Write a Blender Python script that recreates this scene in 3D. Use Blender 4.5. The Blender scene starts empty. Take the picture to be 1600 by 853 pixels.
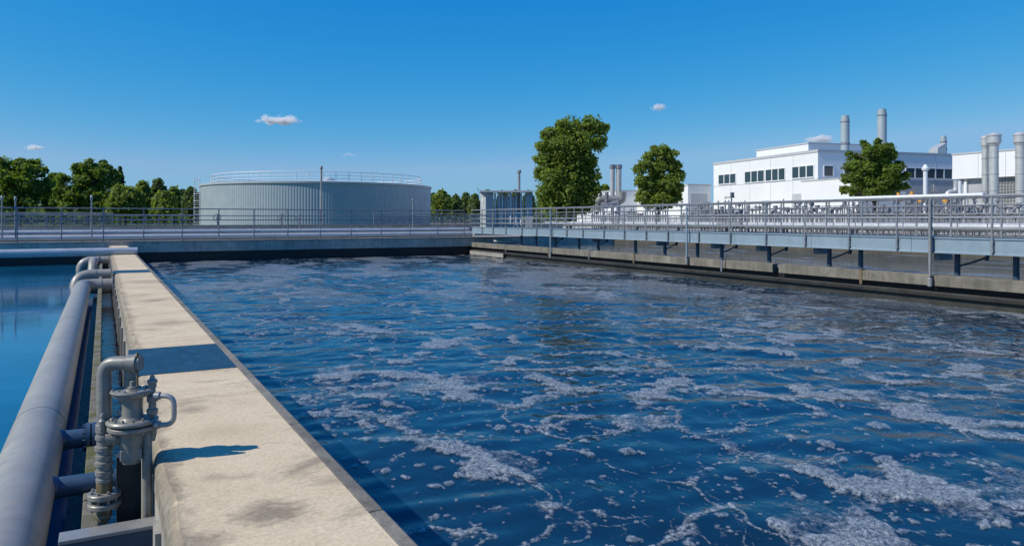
import bpy, math, random
import numpy as np
from mathutils import Vector, Matrix
random.seed(7)
RNG = np.random.RandomState(11)
PI = math.pi
scene = bpy.context.scene
COL = scene.collection

# ------------------------------------------------------------------ camera frame
F, CX, HY, EYE = 1170.0, 800.0, 343.0, 2.7
TH = math.atan2(639.0, 1170.0)
CT, ST = math.cos(TH), math.sin(TH)
def xy(px, d):
    r = (px - CX) / F * d
    return (r * CT + d * ST, -r * ST + d * CT)
def at(px, py, d):
    x, y = xy(px, d)
    return Vector((x, y, EYE - (py - HY) * d / F))
def d_of_x(px, X): return X / ((px - CX) / F * CT + ST)
def d_of_y(px, Y): return Y / (-(px - CX) / F * ST + CT)

cam_d = bpy.data.cameras.new('camera')
cam = bpy.data.objects.new('camera', cam_d)
COL.objects.link(cam)
cam_d.sensor_width = 36.0
cam_d.lens = 36.0 * F / 1600.0
cam_d.shift_y = -(426.5 - HY) / 1600.0
cam_d.clip_start = 0.1
cam_d.clip_end = 20000
cam.location = (0, 0, EYE)
cam.rotation_euler = (PI / 2, 0, -TH)
scene.camera = cam
scene.view_settings.view_transform = 'Standard'
scene.view_settings.look = 'None'
scene.view_settings.exposure = 0
scene.view_settings.gamma = 1

# ------------------------------------------------------------------ light
SUN_EL = math.radians(43)
SUNV = Vector((-0.988, 0.13, 0)).normalized() * math.cos(SUN_EL) + Vector((0, 0, math.sin(SUN_EL)))
sl = bpy.data.lights.new('sun', 'SUN')
sl.energy = 4.5
sl.angle = math.radians(0.5)
sl.color = (1.0, 0.94, 0.82)
so = bpy.data.objects.new('sun', sl)
so.rotation_euler = SUNV.to_track_quat('Z', 'Y').to_euler()
so.location = (-30, 20, 40)
COL.objects.link(so)
world = bpy.data.worlds.new('World')
scene.world = world
world.use_nodes = True
wn = world.node_tree
bg = wn.nodes['Background']
sky = wn.nodes.new('ShaderNodeTexSky')
sky.sky_type = 'NISHITA'
sky.sun_disc = False
sky.sun_elevation = SUN_EL
sky.sun_rotation = math.atan2(SUNV.x, SUNV.y)
sky.altitude = 200
sky.air_density = 1.0
sky.dust_density = 0.3
sky.ozone_density = 3.0
# deepen the sky's blue: one power curve per channel
sep = wn.nodes.new('ShaderNodeSeparateColor'); com = wn.nodes.new('ShaderNodeCombineColor')
wn.links.new(sky.outputs[0], sep.inputs[0])
for i_, (a_, t_, g_, cap_) in enumerate(((14.05, 0.52, 2.78, 0.24), (0.7227, 0.98, 0.855, 0.475), (0.7716, 1.16, 0.296, 0.77))):
    pw = wn.nodes.new('ShaderNodeMath'); pw.operation = 'POWER'; pw.inputs[1].default_value = g_
    ml = wn.nodes.new('ShaderNodeMath'); ml.operation = 'MULTIPLY'; ml.inputs[1].default_value = a_ / 0.105 * (t_ * 0.105) ** g_
    mn = wn.nodes.new('ShaderNodeMath'); mn.operation = 'MINIMUM'; mn.inputs[1].default_value = cap_ / 0.105
    wn.links.new(sep.outputs[i_], pw.inputs[0]); wn.links.new(pw.outputs[0], ml.inputs[0]); wn.links.new(ml.outputs[0], mn.inputs[0]); wn.links.new(mn.outputs[0], com.inputs[i_])
wn.links.new(com.outputs[0], bg.inputs['Color'])
bg.inputs['Strength'].default_value = 0.105

# ------------------------------------------------------------------ materials
MATS = {}
def nodes_of(m):
    m.use_nodes = True
    nt = m.node_tree
    return nt, nt.nodes['Principled BSDF']
def N(nt, t, **kw):
    n = nt.nodes.new(t)
    for k, v in kw.items():
        if k in n.inputs: n.inputs[k].default_value = v
        else: setattr(n, k, v)
    return n
def ramp(nt, src, stops):
    r = nt.nodes.new('ShaderNodeValToRGB')
    e = r.color_ramp.elements
    while len(e) < len(stops): e.new(0.5)
    for i, (p, c) in enumerate(stops):
        e[i].position = p
        e[i].color = c if len(c) == 4 else (*c, 1)
    nt.links.new(src, r.inputs[0])
    return r.outputs[0]
def coords(nt, scale, kind='world'):
    mp = nt.nodes.new('ShaderNodeMapping')
    mp.inputs['Scale'].default_value = scale
    if kind == 'world':
        g = nt.nodes.new('ShaderNodeNewGeometry'); nt.links.new(g.outputs['Position'], mp.inputs['Vector'])
    else:
        g = nt.nodes.new('ShaderNodeTexCoord'); nt.links.new(g.outputs['Object'], mp.inputs['Vector'])
    return mp.outputs[0]
def noise(nt, vec, sc, det=5, rough=0.6, dist=0.0):
    n = N(nt, 'ShaderNodeTexNoise', Scale=sc, Detail=det, Roughness=rough, Distortion=dist)
    nt.links.new(vec, n.inputs['Vector'])
    return n.outputs['Fac']
def mixc(nt, fac, a, b, mode='MIX'):
    m = nt.nodes.new('ShaderNodeMix'); m.data_type = 'RGBA'; m.blend_type = mode
    for sock, v in (('Factor', fac), ('A', a), ('B', b)):
        if isinstance(v, (int, float)): m.inputs[sock].default_value = v
        elif isinstance(v, tuple): m.inputs[sock].default_value = (*v, 1) if len(v) == 3 else v
        else: nt.links.new(v, m.inputs[sock])
    return m.outputs['Result']
def bump(nt, b, h, dist, strength=1.0):
    n = N(nt, 'ShaderNodeBump', Strength=strength, Distance=dist)
    nt.links.new(h, n.inputs['Height']); nt.links.new(n.outputs[0], b.inputs['Normal'])
    return n
def c_scale(c, k): return tuple(min(1, v * k) for v in c)

def simple(name, col, rough=0.5, metal=0.0, var=0.18, sc=1.5, streak=0.0, bmp=0.0, bsc=60, kind='world', spec=0.5, dirt=None, dirt_amt=0.35):
    m = bpy.data.materials.new(name)
    nt, b = nodes_of(m)
    v = coords(nt, (1, 1, 1), kind)
    n1 = noise(nt, v, sc, 6, 0.65)
    c = ramp(nt, n1, [(0.3, c_scale(col, 1 - var)), (0.7, c_scale(col, 1 + var))])
    if streak > 0:
        v2 = coords(nt, (3.0, 3.0, 0.18), kind)
        n2 = noise(nt, v2, 2.2, 6, 0.7)
        f = ramp(nt, n2, [(0.45, (0, 0, 0)), (0.72, (streak, streak, streak))])
        c = mixc(nt, f, c, c_scale(col, 0.35))
    if dirt:
        n3 = noise(nt, v, sc * 3.1, 8, 0.7, 0.4)
        f = ramp(nt, n3, [(0.52, (0, 0, 0)), (0.7, (dirt_amt,) * 3)])
        c = mixc(nt, f, c, dirt)
    nt.links.new(c, b.inputs['Base Color'])
    n4 = noise(nt, v, sc * 4, 4, 0.6)
    r = ramp(nt, n4, [(0.3, (max(0.02, rough - 0.1),) * 3), (0.7, (min(1, rough + 0.12),) * 3)])
    nt.links.new(r, b.inputs['Roughness'])
    b.inputs['Metallic'].default_value = metal
    b.inputs['Specular IOR Level'].default_value = spec
    if bmp > 0:
        bump(nt, b, noise(nt, v, bsc, 5, 0.65), bmp)
    MATS[name] = m
    return m

M_conc = simple('concrete', (0.32, 0.30, 0.265), 0.85, var=0.25, sc=0.9, streak=0.45, bmp=0.006, bsc=30, dirt=(0.10, 0.095, 0.075))
M_basin_wall = simple('darkened_brown_concrete', (0.085, 0.075, 0.058), 0.8, var=0.35, sc=0.8, streak=0.5, dirt=(0.03, 0.03, 0.025))  # brown darkened so the wall's reflection in the second basin stays dark
M_weir = simple('stained_concrete', (0.19, 0.175, 0.145), 0.88, var=0.35, sc=1.1, streak=0.65, bmp=0.008, bsc=30, dirt=(0.06, 0.055, 0.04), dirt_amt=0.6)
M_conc_dark = simple('wet_and_shaded_concrete', (0.035, 0.034, 0.03), 0.55, var=0.4, sc=1.3, bmp=0.01, bsc=20, dirt=(0.012, 0.013, 0.012))
M_conc_grey = simple('grey_concrete', (0.46, 0.42, 0.37), 0.85, var=0.25, sc=0.8, streak=0.5, bmp=0.006, bsc=30, dirt=(0.06, 0.06, 0.06))
M_pave = simple('pale_paving', (0.42, 0.40, 0.36), 0.9, var=0.15, sc=0.4)  # kept pale so the sunlit yard bounces fill light onto the building
M_ground = simple('ground', (0.17, 0.16, 0.13), 0.95, var=0.3, sc=0.3)
M_grass = simple('grass', (0.07, 0.11, 0.03), 0.95, var=0.4, sc=0.25)
M_pipe = simple('grey_pipe_paint', (0.30, 0.283, 0.25), 0.42, 0.05, var=0.12, sc=2.0, bmp=0.0006, bsc=90, dirt=(0.17, 0.17, 0.18), dirt_amt=0.45)
M_silver = simple('silver_pipe', (0.47, 0.485, 0.49), 0.4, 0.25, var=0.1, sc=1.0, dirt=(0.3, 0.32, 0.35))
M_galv = simple('galvanised_steel', (0.31, 0.31, 0.305), 0.42, 0.35, var=0.14, sc=2.5)
M_rail = simple('rail_steel', (0.32, 0.325, 0.34), 0.42, 0.5, var=0.15, sc=2.0)
M_rail_dark = simple('dull_rail_steel', (0.22, 0.225, 0.26), 0.5, 0.4, var=0.2, sc=2.0)
M_blue = simple('pale_blue_paint', (0.245, 0.325, 0.39), 0.45, 0.1, var=0.08, sc=1.0, streak=0.12, dirt=(0.24, 0.31, 0.37), dirt_amt=0.3)
M_navy = simple('dark_blue_paint_and_shade', (0.045, 0.085, 0.14), 0.4, 0.1, var=0.25, sc=3.0, dirt=(0.02, 0.03, 0.045))
M_band = simple('blue_black_band', (0.012, 0.036, 0.062), 0.38, 0.0, var=0.3, sc=2.5, bmp=0.001, bsc=60, dirt=(0.05, 0.08, 0.1), dirt_amt=0.5, spec=0.35)
M_black = simple('plain_black', (0.012, 0.013, 0.016), 0.5, 0.2, var=0.3, sc=4)
M_tank = simple('tank_cladding', (0.345, 0.40, 0.43), 0.5, 0.15, var=0.06, sc=0.3, streak=0.10)
M_tank_roof = simple('tank_roof', (0.45, 0.49, 0.51), 0.5, 0.1, var=0.08, sc=0.3)
M_white = simple('white_panel', (0.73, 0.74, 0.745), 0.6, var=0.04, sc=0.2, streak=0.06, kind='object')
M_whitepipe = simple('white_pipe', (0.68, 0.70, 0.73), 0.45, 0.1, var=0.06, sc=1)
M_grey = simple('grey_panel', (0.44, 0.46, 0.48), 0.6, var=0.06, sc=0.3, streak=0.06, kind='object')
M_cab = simple('cabinet_paint', (0.42, 0.43, 0.43), 0.5, 0.1, var=0.08, sc=0.8, streak=0.1)
M_rust = simple('rusty_steel', (0.17, 0.13, 0.07), 0.75, 0.2, var=0.4, sc=20, dirt=(0.09, 0.05, 0.02))
M_cast = simple('cast_grey_paint', (0.235, 0.225, 0.20), 0.4, 0.1, var=0.15, sc=12, bmp=0.0008, bsc=140, dirt=(0.13, 0.12, 0.10), dirt_amt=0.7)
M_orange = simple('orange_paint', (0.62, 0.30, 0.05), 0.5, 0, var=0.15, sc=3)
M_bark = simple('bark', (0.07, 0.055, 0.04), 0.95, 0, var=0.3, sc=4)
M_window_frame = simple('white_window_frame', (0.72, 0.73, 0.74), 0.5, 0, var=0.04, sc=1)
M_label_white = simple('white_label', (0.8, 0.8, 0.8), 0.5, 0, var=0.02)
m = bpy.data.materials.new('window_glass'); nt, b = nodes_of(m)
b.inputs['Base Color'].default_value = (0.03, 0.055, 0.065, 1); b.inputs['Roughness'].default_value = 0.04
b.inputs['IOR'].default_value = 1.5
M_glass = m

# corrugated grey lower wall
def corrugated(name, col):
    m = bpy.data.materials.new(name); nt, b = nodes_of(m)
    v = coords(nt, (1, 1, 1), 'object')
    w = N(nt, 'ShaderNodeTexWave', Scale=2.0); w.bands_direction = 'X'
    nt.links.new(v, w.inputs['Vector'])
    w2 = N(nt, 'ShaderNodeTexWave', Scale=2.0); w2.bands_direction = 'Y'
    nt.links.new(v, w2.inputs['Vector'])
    mm = N(nt, 'ShaderNodeMath', operation='ADD')
    nt.links.new(w.outputs['Fac'], mm.inputs[0]); nt.links.new(w2.outputs['Fac'], mm.inputs[1])
    bump(nt, b, mm.outputs[0], 0.05)
    n1 = noise(nt, v, 0.6, 5)
    nt.links.new(ramp(nt, n1, [(0.3, c_scale(col, 0.92)), (0.7, c_scale(col, 1.06))]), b.inputs['Base Color'])
    b.inputs['Roughness'].default_value = 0.5
    return m
M_corr = corrugated('corrugated_grey', (0.46, 0.48, 0.50))

# beige walkway topping
m = bpy.data.materials.new('beige_topping'); nt, b = nodes_of(m)
v = coords(nt, (1, 1, 1))
base = ramp(nt, noise(nt, v, 1.1, 7, 0.65), [(0.28, (0.58, 0.455, 0.295)), (0.5, (0.69, 0.55, 0.365)), (0.75, (0.755, 0.615, 0.42))])
grain = ramp(nt, noise(nt, v, 160, 3, 0.7), [(0.3, (0.72,) * 3), (0.65, (1.08,) * 3)])
base = mixc(nt, 1.0, base, grain, 'MULTIPLY')
st = noise(nt, coords(nt, (0.9, 1.5, 1)), 1.15, 8, 0.72, 0.5)
base = mixc(nt, ramp(nt, st, [(0.54, (0, 0, 0)), (0.70, (0.66,) * 3)]), base, (0.19, 0.155, 0.115))
st2 = noise(nt, coords(nt, (0.25, 2.4, 1)), 0.9, 6, 0.65, 0.3)
base = mixc(nt, ramp(nt, st2, [(0.56, (0, 0, 0)), (0.72, (0.26,) * 3)]), base, (0.22, 0.185, 0.14))
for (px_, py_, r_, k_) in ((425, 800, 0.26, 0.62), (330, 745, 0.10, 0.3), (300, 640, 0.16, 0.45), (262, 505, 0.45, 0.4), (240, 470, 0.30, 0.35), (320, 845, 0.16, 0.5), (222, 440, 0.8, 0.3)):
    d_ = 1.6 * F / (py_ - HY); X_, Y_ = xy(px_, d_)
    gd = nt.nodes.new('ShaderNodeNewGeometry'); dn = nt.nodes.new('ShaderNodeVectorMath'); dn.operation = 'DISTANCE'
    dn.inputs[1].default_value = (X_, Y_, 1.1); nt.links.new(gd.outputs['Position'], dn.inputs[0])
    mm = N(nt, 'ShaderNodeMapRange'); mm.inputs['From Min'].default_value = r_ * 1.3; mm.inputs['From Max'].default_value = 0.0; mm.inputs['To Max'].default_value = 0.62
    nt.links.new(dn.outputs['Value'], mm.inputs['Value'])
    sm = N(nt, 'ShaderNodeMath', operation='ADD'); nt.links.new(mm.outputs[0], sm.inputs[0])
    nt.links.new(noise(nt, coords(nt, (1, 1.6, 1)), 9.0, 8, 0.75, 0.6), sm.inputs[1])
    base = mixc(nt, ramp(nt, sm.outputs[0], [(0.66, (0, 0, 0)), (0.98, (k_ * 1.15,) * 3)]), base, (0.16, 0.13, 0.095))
gx_ = nt.nodes.new('ShaderNodeNewGeometry'); sx_ = nt.nodes.new('ShaderNodeSeparateXYZ'); nt.links.new(gx_.outputs['Position'], sx_.inputs[0])
mx_ = N(nt, 'ShaderNodeMapRange'); mx_.inputs['From Min'].default_value = 0.52; mx_.inputs['From Max'].default_value = 0.32; mx_.inputs['To Max'].default_value = 0.5
nt.links.new(sx_.outputs['X'], mx_.inputs['Value'])
sm = N(nt, 'ShaderNodeMath', operation='ADD'); nt.links.new(mx_.outputs[0], sm.inputs[0]); nt.links.new(noise(nt, coords(nt, (1, 0.7, 1)), 7.0, 8, 0.75, 0.4), sm.inputs[1])
base = mixc(nt, ramp(nt, sm.outputs[0], [(0.66, (0, 0, 0)), (0.95, (0.7,) * 3)]), base, (0.17, 0.145, 0.11))
grain2 = ramp(nt, noise(nt, v, 38, 4, 0.75), [(0.32, (0.80,) * 3), (0.62, (1.06,) * 3)])
base = mixc(nt, 1.0, base, grain2, 'MULTIPLY')
gz = nt.nodes.new('ShaderNodeNewGeometry'); sz = nt.nodes.new('ShaderNodeSeparateXYZ'); nt.links.new(gz.outputs['Position'], sz.inputs[0])
mr = N(nt, 'ShaderNodeMapRange'); mr.inputs['From Min'].default_value = 2.7 - 1.64; mr.inputs['From Max'].default_value = 2.7 - 1.602
nt.links.new(sz.outputs['Z'], mr.inputs['Value'])
edge_c = ramp(nt, noise(nt, v, 14, 6, 0.7), [(0.3, (0.13, 0.115, 0.09)), (0.7, (0.33, 0.29, 0.23))])
base = mixc(nt, mr.outputs[0], edge_c, base)
nt.links.new(base, b.inputs['Base Color'])
b.inputs['Roughness'].default_value = 0.92
b.inputs['Specular IOR Level'].default_value = 0.25
bump(nt, b, noise(nt, v, 110, 5, 0.75), 0.0014)
M_walk = m

# mossy ledge
m = bpy.data.materials.new('mossy_concrete'); nt, b = nodes_of(m)
v = coords(nt, (1, 1, 1))
c = ramp(nt, noise(nt, v, 5, 6), [(0.3, (0.10, 0.095, 0.08)), (0.7, (0.24, 0.225, 0.19))])
c = mixc(nt, ramp(nt, noise(nt, v, 2.3, 7, 0.7), [(0.47, (0, 0, 0)), (0.6, (0.9,) * 3)]), c, (0.085, 0.10, 0.022))
nt.links.new(c, b.inputs['Base Color']); b.inputs['Roughness'].default_value = 0.95
bump(nt, b, noise(nt, v, 40, 6, 0.7), 0.02)
M_moss = m

# water
def water_mat(name, body, b1, s1, b2, s2, stretch=(1, 1, 1), rough=0.05):
    m = bpy.data.materials.new(name); nt, b = nodes_of(m)
    v = coords(nt, stretch)
    n1 = noise(nt, v, s1, 3, 0.55, 0.3)
    n2 = noise(nt, v, s2, 3, 0.6)
    bp = N(nt, 'ShaderNodeBump', Strength=1.0, Distance=b1); nt.links.new(n1, bp.inputs['Height'])
    bp2 = N(nt, 'ShaderNodeBump', Strength=1.0, Distance=b2); nt.links.new(n2, bp2.inputs['Height'])
    nt.links.new(bp.outputs[0], bp2.inputs['Normal']); nt.links.new(bp2.outputs[0], b.inputs['Normal'])
    n3 = noise(nt, coords(nt, (1, 1, 1)), 0.25, 4)
    nt.links.new(ramp(nt, n3, [(0.3, c_scale(body, 0.75)), (0.7, c_scale(body, 1.3))]), b.inputs['Base Color'])
    b.inputs['Roughness'].default_value = rough
    b.inputs['IOR'].default_value = 1.33
    return m
M_water = water_mat('aeration_water', (0.0055, 0.028, 0.058), 0.011, 2.1, 0.0022, 10, (1.25, 0.8, 1), 0.06)
M_water_calm = water_mat('calm_water', (0.006, 0.10, 0.21), 0.003, 1.6, 0.0008, 9, (0.6, 1.3, 1), 0.03)
M_water_dark = water_mat('channel_water', (0.002, 0.006, 0.010), 0.02, 4, 0.004, 14)

# foam
m = bpy.data.materials.new('foam'); nt, b = nodes_of(m)
v = coords(nt, (1, 1, 1))
at_ = nt.nodes.new('ShaderNodeAttribute'); at_.attribute_name = 'cover'
vo = N(nt, 'ShaderNodeTexVoronoi', Scale=30.0); vo.inputs['Randomness'].default_value = 1.0
vd = nt.nodes.new('ShaderNodeVectorMath'); vd.operation = 'MULTIPLY_ADD'; vd.inputs[1].default_value = (0.25, 0.25, 0.25)
nw = N(nt, 'ShaderNodeTexNoise', Scale=7.0, Detail=3.0); nt.links.new(v, nw.inputs['Vector']); nt.links.new(nw.outputs['Color'], vd.inputs[0]); nt.links.new(v, vd.inputs[2]); nt.links.new(vd.outputs[0], vo.inputs['Vector'])
vo2 = N(nt, 'ShaderNodeTexVoronoi', Scale=110.0); nt.links.new(v, vo2.inputs['Vector'])
nb = noise(nt, v, 15, 8, 0.72)
b.inputs['Roughness'].default_value = 0.3
b.inputs['IOR'].default_value = 1.33
c = ramp(nt, vo.outputs['Distance'], [(0.0, (0.66, 0.69, 0.71)), (0.5, (0.37, 0.41, 0.45)), (0.9, (0.10, 0.14, 0.18))])
nt.links.new(c, b.inputs['Base Color'])
bp = N(nt, 'ShaderNodeBump', Strength=0.7, Distance=0.009); bp.invert = True
nt.links.new(vo.outputs['Distance'], bp.inputs['Height'])
bp2 = N(nt, 'ShaderNodeBump', Strength=0.7, Distance=0.004); bp2.invert = True
nt.links.new(vo2.outputs['Distance'], bp2.inputs['Height'])
nt.links.new(bp.outputs[0], bp2.inputs['Normal']); nt.links.new(bp2.outputs[0], b.inputs['Normal'])
ad = N(nt, 'ShaderNodeMath', operation='MULTIPLY_ADD'); ad.inputs[1].default_value = 1.7; ad.inputs[2].default_value = -0.85
nt.links.new(nb, ad.inputs[0])
ad2 = N(nt, 'ShaderNodeMath', operation='ADD'); nt.links.new(ad.outputs[0], ad2.inputs[0]); nt.links.new(at_.outputs['Fac'], ad2.inputs[1])
al = ramp(nt, ad2.outputs[0], [(0.22, (0, 0, 0)), (0.96, (0.68,) * 3)])
nt.links.new(al, b.inputs['Alpha'])
M_foam = m

# leaves
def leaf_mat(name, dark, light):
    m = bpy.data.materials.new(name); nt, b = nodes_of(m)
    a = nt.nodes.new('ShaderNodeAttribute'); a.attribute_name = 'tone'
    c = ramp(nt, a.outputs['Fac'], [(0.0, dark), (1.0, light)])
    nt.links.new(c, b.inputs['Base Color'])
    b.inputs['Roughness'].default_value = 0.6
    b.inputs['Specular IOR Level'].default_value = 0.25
    tr = nt.nodes.new('ShaderNodeBsdfTranslucent')
    nt.links.new(mixc(nt, 1.0, c, (1.25, 1.3, 0.5), 'MULTIPLY'), tr.inputs['Color'])
    mx = N(nt, 'ShaderNodeMixShader'); mx.inputs[0].default_value = 0.5
    nt.links.new(b.outputs[0], mx.inputs[1]); nt.links.new(tr.outputs[0], mx.inputs[2])
    nt.links.new(mx.outputs[0], nt.nodes['Material Output'].inputs['Surface'])
    return m
L_mid = leaf_mat('leaves_green', (0.105, 0.155, 0.028), (0.270, 0.345, 0.070))
L_dark = leaf_mat('leaves_deep_green', (0.085, 0.135, 0.024), (0.235, 0.315, 0.060))
L_light = leaf_mat('leaves_light_green', (0.120, 0.170, 0.035), (0.270, 0.330, 0.080))
L_far = leaf_mat('leaves_hazy_green', (0.090, 0.140, 0.055), (0.200, 0.255, 0.105))
L_fir = leaf_mat('needles', (0.05, 0.095, 0.055), (0.11, 0.16, 0.09))

# ------------------------------------------------------------------ mesh builder
ORG = {}
class MB:
    def __init__(s): s.v = []; s.f = []; s.sm = []
    def add(s, vs, fs, smooth=False):
        o = len(s.v); s.v.extend([tuple(p) for p in vs])
        s.f.extend([tuple(i + o for i in f) for f in fs]); s.sm.extend([smooth] * len(fs))
        return s
    def box(s, a, b):
        x0, y0, z0 = [min(p, q) for p, q in zip(a, b)]; x1, y1, z1 = [max(p, q) for p, q in zip(a, b)]
        return s.add([(x0,y0,z0),(x1,y0,z0),(x1,y1,z0),(x0,y1,z0),(x0,y0,z1),(x1,y0,z1),(x1,y1,z1),(x0,y1,z1)],
                     [(0,3,2,1),(4,5,6,7),(0,1,5,4),(1,2,6,5),(2,3,7,6),(3,0,4,7)])
    def bar(s, p, q, w, h, up=Vector((0, 0, 1))):
        p = Vector(p); q = Vector(q); t = (q - p).normalized()
        if abs(t.dot(up)) > 0.99: up = Vector((1, 0, 0))
        a = t.cross(up).normalized(); u = a.cross(t).normalized()
        vs = []
        for c in (p, q):
            for (i, j) in ((-1,-1),(1,-1),(1,1),(-1,1)): vs.append(c + a * (i * w / 2) + u * (j * h / 2))
        return s.add(vs, [(3,2,1,0),(4,5,6,7),(0,1,5,4),(1,2,6,5),(2,3,7,6),(3,0,4,7)])
    def cyl(s, p, q, r, n=16, r2=None, caps=True):
        p = Vector(p); q = Vector(q); t = (q - p).normalized()
        up = Vector((0, 0, 1)) if abs(t.z) < 0.95 else Vector((1, 0, 0))
        a = t.cross(up).normalized(); u = a.cross(t).normalized()
        r2 = r if r2 is None else r2
        vs = []
        for c, rr in ((p, r), (q, r2)):
            for i in range(n):
                k = 2 * PI * i / n; vs.append(c + a * (math.cos(k) * rr) + u * (math.sin(k) * rr))
        s.add(vs, [(i, (i + 1) % n, n + (i + 1) % n, n + i) for i in range(n)], True)
        if caps:
            s.add(vs[:n], [tuple(range(n))[::-1]]); s.add(vs[n:], [tuple(range(n))])
        return s
    def lathe(s, c, prof, n=24):      # prof: (radius, z offset) from bottom to top, around vertical axis at c
        c = Vector(c)
        for (r0, z0), (r1, z1) in zip(prof[:-1], prof[1:]):
            vs = []
            for r, z in ((r0, z0), (r1, z1)):
                for i in range(n):
                    k = 2 * PI * i / n; vs.append(c + Vector((math.cos(k) * r, math.sin(k) * r, z)))
            s.add(vs, [(i, (i + 1) % n, n + (i + 1) % n, n + i) for i in range(n)], True)
        for (r, z), rev in ((prof[0], True), (prof[-1], False)):
            if r > 1e-4:
                vs = [c + Vector((math.cos(2*PI*i/n) * r, math.sin(2*PI*i/n) * r, z)) for i in range(n)]
                f = tuple(range(n)); s.add(vs, [f[::-1] if rev else f])
        return s
    def tube(s, pts, r, n=16, bend=0.0, steps=8, caps=True):
        pts = [Vector(p) for p in pts]
        path = [pts[0]]
        for i in range(1, len(pts) - 1):
            a, b_, c = pts[i-1], pts[i], pts[i+1]
            if bend <= 0: path.append(b_); continue
            k = min(bend, (a - b_).length * 0.49, (c - b_).length * 0.49)
            p0 = b_ + (a - b_).normalized() * k; p1 = b_ + (c - b_).normalized() * k
            for j in range(steps + 1):
                t = j / steps; path.append(p0 * (1-t)**2 + b_ * 2*t*(1-t) + p1 * t*t)
        path.append(pts[-1])
        ring = []; prev_a = None
        for i, p in enumerate(path):
            t = (path[min(i+1, len(path)-1)] - path[max(i-1, 0)]).normalized()
            if prev_a is None:
                up = Vector((0, 0, 1)) if abs(t.z) < 0.9 else Vector((1, 0, 0))
                a = t.cross(up).normalized()
            else:
                a = (prev_a - t * prev_a.dot(t)).normalized()
            prev_a = a; u = a.cross(t)
            ring.append([p + a * (math.cos(2*PI*k/n)*r) + u * (math.sin(2*PI*k/n)*r) for k in range(n)])
        vs = [q for rr in ring for q in rr]
        fs = [(i*n+k, i*n+(k+1)%n, (i+1)*n+(k+1)%n, (i+1)*n+k) for i in range(len(ring)-1) for k in range(n)]
        s.add(vs, fs, True)
        if caps: s.add(ring[0], [tuple(range(n))[::-1]]); s.add(ring[-1], [tuple(range(n))])
        return s
    def build(s, name, mat, parent=None, local=False, bevel=0.0, recalc=True):
        org = Vector((0, 0, 0))
        if parent is not None and not local: org = ORG.get(parent.name, Vector((0, 0, 0)))
        me = bpy.data.meshes.new(name)
        me.from_pydata([tuple(Vector(p) - org) for p in s.v], [], s.f)
        me.polygons.foreach_set('use_smooth', s.sm)
        if recalc:
            import bmesh
            bm = bmesh.new(); bm.from_mesh(me); bmesh.ops.remove_doubles(bm, verts=bm.verts, dist=1e-5) if False else None
            bmesh.ops.recalc_face_normals(bm, faces=bm.faces); bm.to_mesh(me); bm.free()
        me.materials.append(mat)
        me.update()
        o = bpy.data.objects.new(name, me); COL.objects.link(o)
        if parent is not None:
            o.parent = parent; ORG[o.name] = org
        else: ORG[o.name] = Vector((0, 0, 0))
        if bevel > 0:
            md = o.modifiers.new('bevel', 'BEVEL'); md.width = bevel; md.segments = 2; md.limit_method = 'ANGLE'; md.angle_limit = math.radians(50)
        return o
def tag(o, label=None, cat=None, group=None, kind=None):
    for k, v_ in (('label', label), ('category', cat), ('group', group), ('kind', kind)):
        if v_: o[k] = v_
    return o
def thing(name, label, cat, loc, rotz=0.0, group=None):
    o = bpy.data.objects.new(name, None); o.empty_display_size = 0.2
    o.location = loc; o.rotation_euler = (0, 0, rotz); COL.objects.link(o)
    ORG[o.name] = Vector(loc)
    return tag(o, label, cat, group)
def copy_part(src, parent, loc):
    c = src.copy(); COL.objects.link(c); c.parent = parent; c.location = loc
    ORG[c.name] = ORG.get(parent.name, Vector((0, 0, 0)))
    return c
def Z(rel): return EYE + rel

# ------------------------------------------------------------------ numpy noise
def _h(ix, iy, seed):
    n = (ix.astype(np.int64) * 374761393 + iy.astype(np.int64) * 668265263 + seed * 982451653) & 0xFFFFFFFF
    n = ((n ^ (n >> 13)) * 1274126177) & 0xFFFFFFFF
    n = (n ^ (n >> 16)) & 0xFFFFFFFF
    return n.astype(np.float64) / 4294967295.0
def vnoise(x, y, seed):
    ix = np.floor(x); iy = np.floor(y); fx = x - ix; fy = y - iy
    u = fx*fx*fx*(fx*(fx*6-15)+10); w = fy*fy*fy*(fy*(fy*6-15)+10)
    a = _h(ix, iy, seed); b_ = _h(ix+1, iy, seed); c = _h(ix, iy+1, seed); d = _h(ix+1, iy+1, seed)
    return (a*(1-u)+b_*u)*(1-w) + (c*(1-u)+d*u)*w
def fbm(x, y, seed, o=4):
    r = np.zeros_like(x); amp = 0.5; tot = 0
    for k in range(o):
        r += amp * vnoise(x * 2**k + 17.3*k, y * 2**k - 9.1*k, seed + k); tot += amp; amp *= 0.5
    return r / tot
def worley(x, y, seed):
    ix = np.floor(x); iy = np.floor(y)
    f1 = np.full(x.shape, 9.0); f2 = np.full(x.shape, 9.0); idv = np.zeros(x.shape)
    for i in (-1, 0, 1):
        for j in (-1, 0, 1):
            cx = ix + i; cy = iy + j
            px_ = cx + 0.1 + 0.8 * _h(cx, cy, seed); py_ = cy + 0.1 + 0.8 * _h(cx, cy, seed + 5)
            d = np.hypot(px_ - x, py_ - y); hid = _h(cx, cy, seed + 9)
            m1 = d < f1
            f2 = np.where(m1, f1, np.minimum(f2, d)); idv = np.where(m1, hid, idv); f1 = np.where(m1, d, f1)
    return f1, f2, idv
def sst(a, b_, x):
    t = np.clip((x - a) / (b_ - a), 0, 1); return t*t*(3-2*t)

# ------------------------------------------------------------------ setting: ground and basins
FAR_Y = 52.0
BN, BF = Vector((22.95, 11.9, 0)), Vector((24.75, 50.3, 0))      # bridge front line
BDIR = (BF - BN).normalized(); BPERP = Vector((BDIR.y, -BDIR.x, 0))
def bx(y): return BN.x + (BF.x - BN.x) * (y - BN.y) / (BF.y - BN.y)

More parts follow.
